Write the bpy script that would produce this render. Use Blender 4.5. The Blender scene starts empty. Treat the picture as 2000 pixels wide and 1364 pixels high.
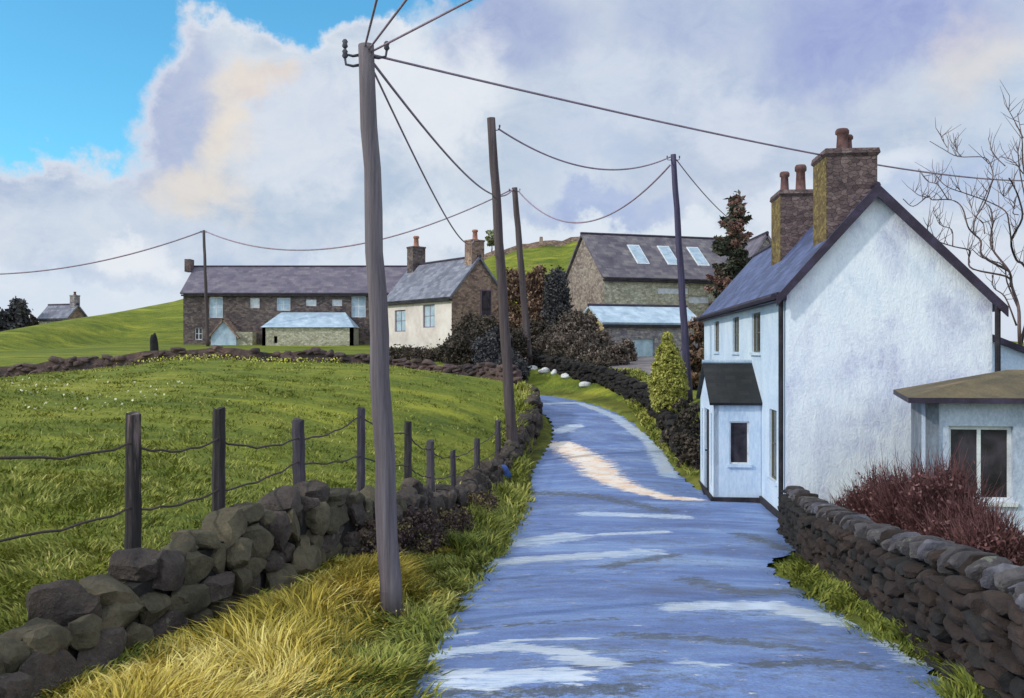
import bpy, math, random
import numpy as np
from mathutils import Vector, noise as mnoise
random.seed(7)
rng = np.random.default_rng(7)
scene = bpy.context.scene
COL = scene.collection
EYE = 2.5
FPX = 1800.0


def at(px, py, y):
    """a point of the place seen at photo pixel (px, py) and y metres ahead"""
    return Vector(((px - 1000) * y / FPX, y, EYE - (py - 682) * y / FPX))


# ------------------------------------------------------------------ materials
def srgb(r, g, b):
    def f(c):
        c /= 255.0
        return c / 12.92 if c <= 0.04045 else ((c + 0.055) / 1.055) ** 2.4
    return (f(r), f(g), f(b), 1.0)


class NT:
    def __init__(self, nt):
        self.nt = nt

    def n(self, t, **kw):
        nd = self.nt.nodes.new(t)
        for k, v in kw.items():
            setattr(nd, k, v)
        return nd

    def set(self, sock, v):
        if isinstance(v, bpy.types.NodeSocket):
            self.nt.links.new(v, sock)
        elif v is not None:
            sock.default_value = v

    def m(self, op, a, b=None, c=None, clamp=False):
        nd = self.n('ShaderNodeMath', operation=op, use_clamp=clamp)
        for i, v in enumerate((a, b, c)):
            if v is not None:
                self.set(nd.inputs[i], v)
        return nd.outputs[0]

    def mix(self, f, a, b, blend='MIX'):
        nd = self.n('ShaderNodeMix', data_type='RGBA', blend_type=blend)
        nd.clamp_factor = True
        self.set(nd.inputs[0], f)
        self.set(nd.inputs[6], a)
        self.set(nd.inputs[7], b)
        return nd.outputs[2]

    def noise(self, vec, scale, detail=4, rough=0.6, dist=0.0):
        nd = self.n('ShaderNodeTexNoise')
        self.set(nd.inputs['Vector'], vec)
        nd.inputs['Scale'].default_value = scale
        nd.inputs['Detail'].default_value = detail
        nd.inputs['Roughness'].default_value = rough
        nd.inputs['Distortion'].default_value = dist
        return nd.outputs['Fac']

    def ramp(self, f, stops, interp='LINEAR'):
        nd = self.n('ShaderNodeValToRGB')
        cr = nd.color_ramp
        cr.interpolation = interp
        while len(cr.elements) < len(stops):
            cr.elements.new(0.5)
        for e, (p, c) in zip(cr.elements, stops):
            e.position = p
            e.color = c
        self.set(nd.inputs[0], f)
        return nd.outputs[0]

    def mapv(self, vec, scale=(1, 1, 1), rot=(0, 0, 0)):
        nd = self.n('ShaderNodeMapping')
        self.set(nd.inputs[0], vec)
        nd.inputs['Rotation'].default_value = rot
        nd.inputs['Scale'].default_value = scale
        return nd.outputs[0]

    def sstep(self, v, lo, hi):
        nd = self.n('ShaderNodeMapRange', interpolation_type='SMOOTHSTEP')
        self.set(nd.inputs[0], v)
        nd.inputs[1].default_value = lo
        nd.inputs[2].default_value = hi
        return nd.outputs[0]


def newmat(name):
    m = bpy.data.materials.new(name)
    m.use_nodes = True
    t = NT(m.node_tree)
    b = m.node_tree.nodes['Principled BSDF']
    b.inputs['Specular IOR Level'].default_value = 0.3
    return m, t, b


def bump(t, b, h, strength, dist=0.02):
    nd = t.n('ShaderNodeBump')
    nd.inputs['Strength'].default_value = strength
    nd.inputs['Distance'].default_value = dist
    t.set(nd.inputs['Height'], h)
    t.nt.links.new(nd.outputs[0], b.inputs['Normal'])


def coords(t, kind='Object'):
    return t.n('ShaderNodeTexCoord').outputs[kind]


def pm(name, cols, scale=2.0, rough=0.8, bmp=0.3, stretch=(1, 1, 1), fine=30.0, spots=None, brush=None, spec=0.3, dist=0.02, lo=.3, hi=.7):
    """mottled paint / plaster / wood: cols run along a noise ramp"""
    m, t, b = newmat(name)
    c = t.mapv(coords(t), stretch)
    f = t.noise(c, scale, 6, 0.62, 0.4)
    n = len(cols)
    col = t.ramp(f, [(lo + (hi - lo) * i / max(1, n - 1), k) for i, k in enumerate(cols)])
    g = t.noise(c, fine, 5, 0.7)
    col = t.mix(0.35, col, t.mix(t.sstep(g, .3, .7), (.25, .25, .25, 1), (.8, .8, .8, 1)), 'OVERLAY')
    if brush:
        bn = t.noise(t.mapv(coords(t), (2.6, 1, .9), (0, brush[0], 0)), 2.2, 8, .72, 1.2)
        col = t.mix(brush[1], col, t.mix(t.sstep(bn, .34, .66), (.3, .3, .34, 1), (.7, .7, .68, 1)), 'OVERLAY')
        f = t.m('ADD', f, t.m('MULTIPLY', bn, .8))
    if spots:
        scol, sc, lo2, hi2 = spots
        s = t.sstep(t.noise(c, sc, 6, 0.7, 0.3), lo2, hi2)
        col = t.mix(s, col, scol)
    t.set(b.inputs['Base Color'], col)
    b.inputs['Roughness'].default_value = rough
    b.inputs['Specular IOR Level'].default_value = spec
    if bmp:
        bump(t, b, t.m('ADD', g, f), bmp, dist)
    return m


def slate(name, c1, c2, c3, w=0.32, h=0.2, rough=0.55, spec=.4):
    m, t, b = newmat(name)
    uv = coords(t, 'UV')
    obj = coords(t)
    br = t.n('ShaderNodeTexBrick')
    t.set(br.inputs['Vector'], uv)
    br.inputs['Scale'].default_value = 1.0
    br.inputs['Brick Width'].default_value = w
    br.inputs['Row Height'].default_value = h
    br.inputs['Mortar Size'].default_value = 0.008
    br.inputs['Mortar Smooth'].default_value = 0.3
    br.inputs['Color1'].default_value = (0.15, .15, .15, 1)
    br.inputs['Color2'].default_value = (.95, .95, .95, 1)
    br.inputs['Mortar'].default_value = (.0, .0, .0, 1)
    f = t.noise(obj, 0.9, 6, .65, .6)
    f2 = t.m('ADD', t.m('MULTIPLY', br.outputs['Color'], .35), t.m('MULTIPLY', f, .8))
    col = t.ramp(f2, [(.3, c1), (.55, c2), (.8, c3)])
    t.set(b.inputs['Base Color'], col)
    b.inputs['Roughness'].default_value = rough
    b.inputs['Specular IOR Level'].default_value = spec
    bump(t, b, t.m('ADD', br.outputs['Color'], t.noise(obj, 20, 4)), .5, .015)
    return m


def masonry(name, cols, scale=3.0, mortar=(.05, .045, .04, 1), bmp=.8, edge=.06):
    m, t, b = newmat(name)
    uv = t.mapv(coords(t, 'UV'), (1, 1.7, 1))
    obj = coords(t)
    wn = t.n('ShaderNodeTexNoise')
    t.set(wn.inputs['Vector'], uv)
    wn.inputs['Scale'].default_value = 4
    va = t.n('ShaderNodeVectorMath', operation='MULTIPLY_ADD')
    t.set(va.inputs[0], wn.outputs['Color'])
    va.inputs[1].default_value = (.18, .18, 0)
    t.set(va.inputs[2], uv)
    v1 = t.n('ShaderNodeTexVoronoi', voronoi_dimensions='2D')
    v2 = t.n('ShaderNodeTexVoronoi', voronoi_dimensions='2D', feature='DISTANCE_TO_EDGE')
    for v in (v1, v2):
        t.set(v.inputs['Vector'], va.outputs[0])
        v.inputs['Scale'].default_value = scale * 1.7
    sep = t.n('ShaderNodeSeparateColor')
    t.set(sep.inputs[0], v1.outputs['Color'])
    big = t.noise(obj, .5, 5, .6, .5)
    f = t.m('ADD', t.m('MULTIPLY', sep.outputs[0], .45), t.m('MULTIPLY', big, .6))
    n = len(cols)
    col = t.ramp(f, [(.25 + .5 * i / (n - 1), k) for i, k in enumerate(cols)])
    e = t.sstep(v2.outputs['Distance'], 0.0, edge)
    col = t.mix(t.m('MULTIPLY_ADD', e, .6, .4), mortar, col)
    col = t.mix(.4, col, t.mix(t.sstep(t.noise(obj, 5, 7, .75), .35, .65), (.25, .25, .25, 1), (.75, .75, .75, 1)), 'OVERLAY')
    t.set(b.inputs['Base Color'], col)
    b.inputs['Roughness'].default_value = .9
    bump(t, b, t.m('ADD', e, t.noise(obj, 25, 4)), bmp, .03)
    return m


def leafmat(name, stops, rough=.6, sss=0.0, scale=.8, nz=.35):
    """foliage / grass: each leaf's own tint (mesh attribute) picks the colour"""
    m, t, b = newmat(name)
    a = t.n('ShaderNodeAttribute', attribute_name='tint')
    f = t.m('ADD', a.outputs['Fac'], t.m('MULTIPLY', t.m('SUBTRACT', t.noise(coords(t), scale, 3), .5), nz * 2))
    col = t.ramp(f, stops)
    t.set(b.inputs['Base Color'], col)
    b.inputs['Roughness'].default_value = rough
    b.inputs['Specular IOR Level'].default_value = .15
    return m


def plain(name, col, rough=.5, metal=0, spec=.4):
    return pm(name, [tuple(c * .75 for c in col[:3]) + (1,), col, tuple(min(1, c * 1.2) for c in col[:3]) + (1,)], 3, rough, .15, spec=spec)


def glassmat(name, c1, c2, rough=.15):
    m, t, b = newmat(name)
    f = t.noise(t.mapv(coords(t), (1, 1, 1)), 1.6, 4, .6, 1.0)
    t.set(b.inputs['Base Color'], t.ramp(f, [(.35, c1), (.65, c2)]))
    b.inputs['Roughness'].default_value = rough
    b.inputs['Specular IOR Level'].default_value = .3
    return m


S = srgb
M = {}
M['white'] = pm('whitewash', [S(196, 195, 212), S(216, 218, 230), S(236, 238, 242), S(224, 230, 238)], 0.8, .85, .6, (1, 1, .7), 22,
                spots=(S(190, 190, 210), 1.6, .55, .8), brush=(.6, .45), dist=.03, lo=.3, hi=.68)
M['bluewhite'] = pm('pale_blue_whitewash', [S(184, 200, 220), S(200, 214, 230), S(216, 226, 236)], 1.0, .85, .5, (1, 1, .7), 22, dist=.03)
M['porchwhite'] = pm('porch_paint', [S(176, 194, 214), S(196, 210, 226), S(214, 224, 234)], 1.2, .6, .25, (1, 1, .3), 18)
M['plinth'] = pm('dark_plinth', [S(30, 28, 34), S(48, 44, 48), S(66, 58, 66)], 3, .9, .6)
M['barge'] = pm('dark_bargeboard', [S(38, 30, 42), S(54, 44, 58), S(70, 60, 82)], 3, .6, .3, (1, 1, 1))
M['slate_blue'] = slate('blue_slate', S(54, 58, 82), S(72, 80, 116), S(98, 106, 146))
M['slate_black'] = slate('black_slate', S(22, 22, 22), S(34, 34, 33), S(50, 48, 46), .24, .16)
M['slate_grey'] = slate('grey_slate', S(72, 66, 76), S(98, 90, 98), S(128, 120, 118), .5, .35, .75)
M['slate_farm'] = slate('farm_slate', S(84, 76, 90), S(104, 96, 108), S(128, 118, 124), .5, .35, .75)
M['slate_cot'] = slate('cottage_slate', S(84, 84, 94), S(108, 108, 120), S(142, 142, 152), .45, .3, .6)
M['roof_brown'] = pm('mossy_brown_roof', [S(74, 68, 54), S(94, 84, 66), S(112, 98, 74), S(156, 122, 84)], 1.1, .9, .6, (1, 1, 1), 26)
M['chimney'] = masonry('chimney_stone', [S(78, 62, 64), S(102, 84, 82), S(124, 104, 100)], 4.5)
M['chimney_y'] = masonry('chimney_stone_sunlit', [S(96, 78, 58), S(122, 102, 66), S(146, 126, 76)], 4.5)  # sunlight on the stack's left side put into the stone colour
M['pot'] = pm('clay_pot', [S(70, 46, 46), S(98, 68, 64), S(116, 88, 86)], 6, .8, .3)
M['potorange'] = pm('orange_clay_pot', [S(120, 78, 62), S(150, 102, 84), S(170, 124, 100)], 6, .8, .3)
M['glass'] = glassmat('dark_window_glass', S(40, 38, 32), S(84, 78, 58))
M['glassdark'] = glassmat('black_window_glass', S(34, 32, 36), S(72, 66, 74))
M['glassblue'] = glassmat('sky_lit_glass', S(148, 164, 176), S(178, 194, 206), .2)
M['paleblue'] = pm('pale_blue_paint', [S(146, 164, 180), S(172, 188, 202), S(198, 212, 222)], 1.5, .6, .2)
M['frame'] = plain('white_window_paint', S(214, 214, 214), .5)
M['framedark'] = plain('olive_window_paint', S(96, 90, 72), .6)
M['framepurple'] = plain('purple_window_paint', S(112, 90, 104), .6)
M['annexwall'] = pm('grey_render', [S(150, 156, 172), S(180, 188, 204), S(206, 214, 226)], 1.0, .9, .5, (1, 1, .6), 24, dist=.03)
M['annexside'] = pm('grey_render_dark', [S(84, 88, 94), S(112, 118, 128), S(138, 148, 160)], 1.6, .9, .5, (1, 1, .4), 24)  # darker tones of the render, used on the outbuilding's side wall
M['cream'] = pm('cream_render', [S(190, 174, 168), S(212, 198, 190), S(226, 214, 206)], .6, .9, .4, dist=.04)
M['stone_brown'] = masonry('brown_stone', [S(110, 88, 82), S(144, 118, 104), S(170, 142, 122)], 2.4)
M['stone_dark'] = masonry('dark_stone', [S(74, 62, 64), S(100, 86, 84), S(124, 110, 102)], 2.2)
M['stone_green'] = masonry('grey_green_stone', [S(150, 142, 120), S(182, 174, 150), S(204, 196, 172)], 2.4, (.1, .1, .09, 1))
M['stone_barn'] = masonry('barn_stone', [S(112, 98, 94), S(146, 130, 120), S(168, 154, 140)], 2.2)
M['stone_ochre'] = masonry('ochre_stone', [S(150, 128, 90), S(180, 158, 110), S(198, 176, 124)], 2.4)
M['stone_purple'] = masonry('purple_stone', [S(118, 108, 116), S(146, 136, 140), S(168, 156, 146)], 2.2)
M['pole'] = pm('weathered_pole', [S(84, 74, 78), S(106, 96, 100), S(128, 118, 120)], 2.5, .85, .7, (3, 3, .12), 18, dist=.015)
M['poledark'] = pm('dark_creosote_pole', [S(60, 50, 50), S(80, 68, 68), S(100, 88, 88)], 2.5, .85, .6, (3, 3, .12), 18)
M['poleblue'] = pm('blue_black_pole', [S(46, 42, 60), S(64, 58, 80), S(88, 82, 104)], 2.5, .8, .5, (3, 3, .12), 18)
M['wire'] = plain('old_cable', S(146, 126, 140), .7)
M['fencewire'] = plain('rusty_wire', S(72, 58, 54), .7)
M['metal'] = plain('grey_iron', S(70, 66, 74), .5)
M['post'] = pm('dark_post_wood', [S(38, 34, 34), S(54, 48, 48), S(80, 70, 70)], 4, .9, .8, (3, 3, .2), 20,
               spots=(S(132, 112, 108), 2.2, .58, .7))
M['postpurple'] = pm('purple_post_wood', [S(54, 48, 56), S(72, 64, 72), S(92, 82, 88)], 4, .9, .8, (3, 3, .2), 20)
M['stone'] = pm('wall_stone', [S(60, 54, 45), S(84, 76, 60), S(106, 95, 74)], 1.5, .92, .9, (1, 1, 1), 16,
                spots=(S(128, 104, 72), 1.8, .62, .78), dist=.03)
M['stonepurple'] = pm('wall_stone_purple', [S(56, 48, 46), S(78, 68, 62), S(98, 86, 78)], 1.5, .92, 1.0, (1, 1, 1), 16, spots=(S(112, 108, 92), 7, .6, .68), dist=.05)
M['stonegrey'] = pm('coping_stone', [S(66, 63, 68), S(88, 85, 92), S(116, 113, 118)], 3, .9, .8, (1, 1, 1), 16, dist=.03)
M['coping'] = pm('dark_coping_stone', [S(54, 50, 52), S(74, 69, 70), S(98, 92, 92)], 3, .9, .8, (1, 1, 1), 16, spots=(S(112, 110, 98), 7, .58, .68), dist=.03)
M['core'] = pm('dark_wall_core', [S(30, 27, 26), S(40, 36, 34), S(50, 45, 40)], 3, .95, .8)
M['rubble'] = pm('brown_rubble', [S(40, 32, 30), S(54, 44, 40), S(72, 58, 52)], 1.2, .92, .9, (1, 1, 1), 14,
                 spots=(S(122, 88, 66), 1.4, .62, .8), dist=.03)
M['rubble_dark'] = pm('damp_rubble', [S(30, 28, 28), S(42, 39, 38), S(56, 50, 48)], 1.2, .92, .9, (1, 1, 1), 14, dist=.03)
M['whitestone'] = pm('whitewashed_stone', [S(190, 188, 184), S(224, 222, 218)], 5, .9, .6)
M['bark'] = pm('bark', [S(76, 60, 60), S(102, 84, 82), S(122, 104, 102)], 5, .9, .8, (2, 2, .3), 20)
M['barkdark'] = pm('dark_bark', [S(40, 34, 36), S(56, 48, 50)], 5, .9, .8, (2, 2, .3), 20)
M['sack'] = pm('blue_plastic', [S(36, 58, 110), S(48, 78, 140), S(70, 100, 160)], 4, .4, .5)
M['fieldwall'] = pm('dark_red_field_wall', [S(70, 58, 58), S(94, 76, 72), S(118, 92, 82)], 1.0, .95, .9, (1, 1, 1), 8,
                    spots=(S(40, 40, 46), .5, .5, .7), dist=.06)
M['goldtree'] = leafmat('golden_conifer_leaf', [(.05, S(150, 148, 70)), (.5, S(168, 164, 82)), (.95, S(190, 182, 98))])
M['spruce'] = leafmat('spruce_leaf', [(.15, S(62, 64, 54)), (.45, S(88, 88, 72)), (.6, S(118, 88, 80)), (.9, S(142, 108, 98))], nz=.2)
M['hedge'] = leafmat('dark_hedge_leaf', [(.15, S(50, 44, 38)), (.5, S(70, 62, 53)), (.9, S(92, 80, 68))])
M['bramble'] = leafmat('bramble_leaf', [(.1, S(58, 46, 46)), (.5, S(86, 68, 64)), (.8, S(108, 88, 76)), (1., S(140, 128, 74))], nz=.3)
M['brownbush'] = leafmat('brown_bush_leaf', [(.15, S(88, 68, 58)), (.5, S(118, 92, 76)), (.9, S(144, 116, 94))])
M['mixbush'] = leafmat('mixed_bush_leaf', [(.1, S(66, 58, 52)), (.45, S(94, 82, 72)), (.7, S(116, 102, 90)), (.95, S(136, 120, 110))])
M['bluebush'] = leafmat('slate_conifer_leaf', [(.15, S(60, 58, 60)), (.5, S(76, 73, 74)), (.9, S(94, 90, 88))])
M['olive'] = leafmat('olive_leaf', [(.15, S(96, 102, 80)), (.5, S(132, 136, 102)), (.9, S(160, 160, 120))])
M['maroon'] = leafmat('maroon_twig', [(.1, S(84, 54, 54)), (.5, S(112, 76, 76)), (.9, S(136, 98, 94))])
M['ochregrass'] = leafmat('ochre_grass', [(.0, S(92, 90, 36)), (.3, S(156, 138, 52)), (.6, S(194, 170, 72)), (.9, S(224, 204, 122))], nz=.5, scale=.9)
M['vergegrass'] = leafmat('verge_grass', [(.0, S(82, 92, 40)), (.35, S(122, 128, 54)), (.65, S(160, 156, 74)), (1., S(196, 188, 112))], nz=.4, scale=.7)
M['fieldgrass'] = leafmat('field_grass', [(.0, S(80, 90, 38)), (.4, S(114, 120, 48)), (.75, S(146, 142, 64)), (1., S(190, 178, 104))], nz=.4, scale=.5)
M['flower'] = plain('white_petal', S(204, 194, 160), .8)
M['seed'] = plain('cream_seed_head', S(206, 190, 138), .8)
M['yellowflower'] = plain('yellow_petal', S(188, 186, 70), .8)


def groundmat():
    m, t, b = newmat('ground_grass')
    p = t.n('ShaderNodeNewGeometry').outputs['Position']
    big = t.noise(t.mapv(p, (.12, .3, 1)), 1.0, 5, .6, .5)
    mid = t.noise(t.mapv(p, (.6, 1.2, 1), (0, 0, .2)), 1.0, 6, .65, .3)
    fine = t.noise(t.mapv(p, (6, 2, 1)), 2.0, 6, .75)
    f = t.m('ADD', t.m('MULTIPLY', big, .5), t.m('MULTIPLY', mid, .5))
    col = t.ramp(f, [(.34, S(74, 88, 42)), (.44, S(98, 107, 45)), (.52, S(112, 119, 47)), (.6, S(132, 131, 55)), (.7, S(158, 149, 66))])
    col = t.mix(.5, col, t.mix(t.sstep(fine, .3, .7), (.22, .24, .2, 1), (.78, .78, .74, 1)), 'OVERLAY')
    # yellow flush on the crest of the field
    y = t.sstep(t.noise(t.mapv(p, (.12, .45, 1)), .9, 5, .6, .6), .54, .68)
    col = t.mix(t.m('MULTIPLY', y, .55), col, S(166, 164, 60))
    ea = t.n('ShaderNodeAttribute', attribute_name='earth_shade').outputs['Fac']
    col = t.mix(t.m('MULTIPLY', ea, .85), col, t.ramp(mid, [(.4, S(62, 58, 36)), (.6, S(98, 96, 48))]))  # dark soil, with the shade between grass clumps put into the colour
    t.set(b.inputs['Base Color'], col)
    b.inputs['Roughness'].default_value = .95
    b.inputs['Specular IOR Level'].default_value = .1
    bump(t, b, fine, .6, .05)
    return m


def roadmat():
    m, t, b = newmat('wet_road')
    p = t.n('ShaderNodeNewGeometry').outputs['Position']
    w = t.noise(t.mapv(p, (.3, .8, 1), (0, 0, .15)), 1.2, 8, .66, .8)
    w2 = t.noise(t.mapv(p, (.35, 1.1, 1)), .9, 8, .7, .6)
    ed = t.noise(t.mapv(p, (1, 2, 1)), 3.0, 7, .7, .4)
    grit = t.noise(p, 38, 5, .8)
    f = t.m('ADD', t.m('MULTIPLY', w, .5), t.m('MULTIPLY', w2, .5))
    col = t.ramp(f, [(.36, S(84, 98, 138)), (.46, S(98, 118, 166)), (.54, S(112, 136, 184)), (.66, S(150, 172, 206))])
    gr = t.m('MULTIPLY', t.sstep(t.noise(t.mapv(p, (1, 1.5, 1)), 4.0, 9, .85, .3), .48, .6), t.sstep(t.noise(t.mapv(p, (.3, .9, 1)), 1.3, 4), .4, .56))
    col = t.mix(t.m('MULTIPLY', gr, .8), col, S(92, 96, 104))
    col = t.mix(.45, col, t.mix(t.sstep(grit, .3, .7), (.2, .2, .2, 1), (.82, .82, .82, 1)), 'OVERLAY')
    gat = t.n('ShaderNodeAttribute', attribute_name='grit').outputs['Fac']
    gn = t.noise(t.mapv(p, (1, 1.3, 1)), 7.0, 8, .8, .3)
    gmk = t.sstep(t.m('ADD', t.m('MULTIPLY', gat, .42), t.m('MULTIPLY', t.m('SUBTRACT', gn, .5), 1.9)), .24, .36)
    col = t.mix(t.m('MULTIPLY', gmk, .85), col, t.ramp(grit, [(.35, S(56, 60, 64)), (.65, S(96, 100, 106))]))
    spk = t.sstep(t.noise(p, 16.0, 6, .8), .6, .68)
    col = t.mix(t.m('MULTIPLY', spk, .5), col, S(150, 152, 150))
    # standing water with sky glints painted in, and a painted glare across the lane
    wet = t.n('ShaderNodeAttribute', attribute_name='puddle_glint').outputs['Fac']
    glr = t.n('ShaderNodeAttribute', attribute_name='glare').outputs['Fac']
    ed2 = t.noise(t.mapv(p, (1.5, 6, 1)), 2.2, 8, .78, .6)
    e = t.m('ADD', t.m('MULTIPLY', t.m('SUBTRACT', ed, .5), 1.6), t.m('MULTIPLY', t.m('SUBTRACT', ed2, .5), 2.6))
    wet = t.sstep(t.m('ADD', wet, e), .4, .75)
    glr = t.sstep(t.m('ADD', glr, t.m('MULTIPLY', e, 1.15)), .4, .7)
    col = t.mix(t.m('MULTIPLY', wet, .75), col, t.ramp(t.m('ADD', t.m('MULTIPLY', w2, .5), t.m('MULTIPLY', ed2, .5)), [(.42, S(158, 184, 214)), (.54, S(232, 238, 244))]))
    col = t.mix(glr, col, t.ramp(t.noise(p, 2.5, 5, .7), [(.4, S(240, 200, 164)), (.56, S(246, 232, 218))]))
    t.set(b.inputs['Base Color'], col)
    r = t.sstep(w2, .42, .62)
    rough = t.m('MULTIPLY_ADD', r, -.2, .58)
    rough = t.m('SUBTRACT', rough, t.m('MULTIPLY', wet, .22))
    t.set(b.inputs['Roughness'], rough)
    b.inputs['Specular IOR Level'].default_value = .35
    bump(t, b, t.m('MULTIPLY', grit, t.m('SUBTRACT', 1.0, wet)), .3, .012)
    return m


def glintmat(name, c1, c2, rough=.25):
    m, t, b = newmat(name)
    p = t.n('ShaderNodeNewGeometry').outputs['Position']
    f = t.noise(t.mapv(p, (.7, 1.8, 1)), 1.5, 5, .6, .5)
    t.set(b.inputs['Base Color'], t.ramp(f, [(.4, c1), (.6, c2)]))
    b.inputs['Roughness'].default_value = rough
    b.inputs['Specular IOR Level'].default_value = .5
    bump(t, b, f, .1, .02)
    return m


M['ground'] = groundmat()
M['road'] = roadmat()
M['glare'] = glintmat('cream_glare', S(232, 214, 196), S(240, 236, 234), .4)  # cream light streak put into the base colour
M['puddle_glint'] = glintmat('puddle_glint_water', S(168, 200, 232), S(220, 236, 246), .12)  # sky reflection put into the water's base colour
M['drive'] = pm('stone_drive', [S(98, 90, 94), S(124, 114, 114), S(146, 136, 130)], 1.2, .95, .6, (1, 1, 1), 10)


# ------------------------------------------------------------------ mesh building
ROOT_LOC = {}


def tag(o, label=None, cat=None, group=None, kind=None):
    if label:
        o['label'] = label
    if cat:
        o['category'] = cat
    if group:
        o['group'] = group
    if kind:
        o['kind'] = kind
    return o


def thing(name, loc, label, cat, group=None):
    o = bpy.data.objects.new(name, None)
    o.empty_display_size = .2
    o.location = loc
    COL.objects.link(o)
    ROOT_LOC[o] = Vector(loc)
    return tag(o, label, cat, group)


def link_mesh(name, V, F, mat, parent=None, loc=None, smooth=False, uv=True, tint=None, sharp=0):
    V = np.asarray(V, dtype=np.float64).reshape(-1, 3)
    org = Vector((0, 0, 0))
    if parent is not None:
        org = ROOT_LOC[parent]
    elif loc is not None:
        org = Vector(loc)
    V = V - np.array(org)
    me = bpy.data.meshes.new(name)
    if isinstance(F, np.ndarray):
        k = F.shape[1]
        me.vertices.add(len(V))
        me.vertices.foreach_set('co', V.astype(np.float32).ravel())
        me.loops.add(F.size)
        me.loops.foreach_set('vertex_index', F.astype(np.int32).ravel())
        me.polygons.add(len(F))
        me.polygons.foreach_set('loop_start', np.arange(0, F.size, k, dtype=np.int32))
        me.polygons.foreach_set('loop_total', np.full(len(F), k, dtype=np.int32))
        me.update(calc_edges=True)
    else:
        me.from_pydata(V.tolist(), [], F)
        me.update()
    if smooth:
        me.polygons.foreach_set('use_smooth', np.ones(len(me.polygons), dtype=bool))
    if sharp:
        me.set_sharp_from_angle(angle=math.radians(sharp))
    if tint is not None:
        a = me.attributes.new('tint', 'FLOAT', 'POINT')
        a.data.foreach_set('value', np.asarray(tint, dtype=np.float32))
    if uv and tint is None:
        ul = me.uv_layers.new(name='UVMap')
        co = me.vertices
        for p in me.polygons:
            n = p.normal
            if abs(n.z) > .999:
                u, v = Vector((1, 0, 0)), Vector((0, 1, 0))
            else:
                u = Vector((-n.y, n.x, 0)).normalized()
                v = n.cross(u)
            for li in p.loop_indices:
                c = co[me.loops[li].vertex_index].co
                ul.data[li].uv = (c.dot(u), c.dot(v))
    me.materials.append(mat)
    o = bpy.data.objects.new(name, me)
    COL.objects.link(o)
    if parent is not None:
        o.parent = parent
        # a sub-part sits at its part's origin, a part at its thing's origin
        ROOT_LOC[o] = org
    elif loc is not None:
        o.location = org
        ROOT_LOC[o] = org
    else:
        ROOT_LOC[o] = Vector((0, 0, 0))
    return o


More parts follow.
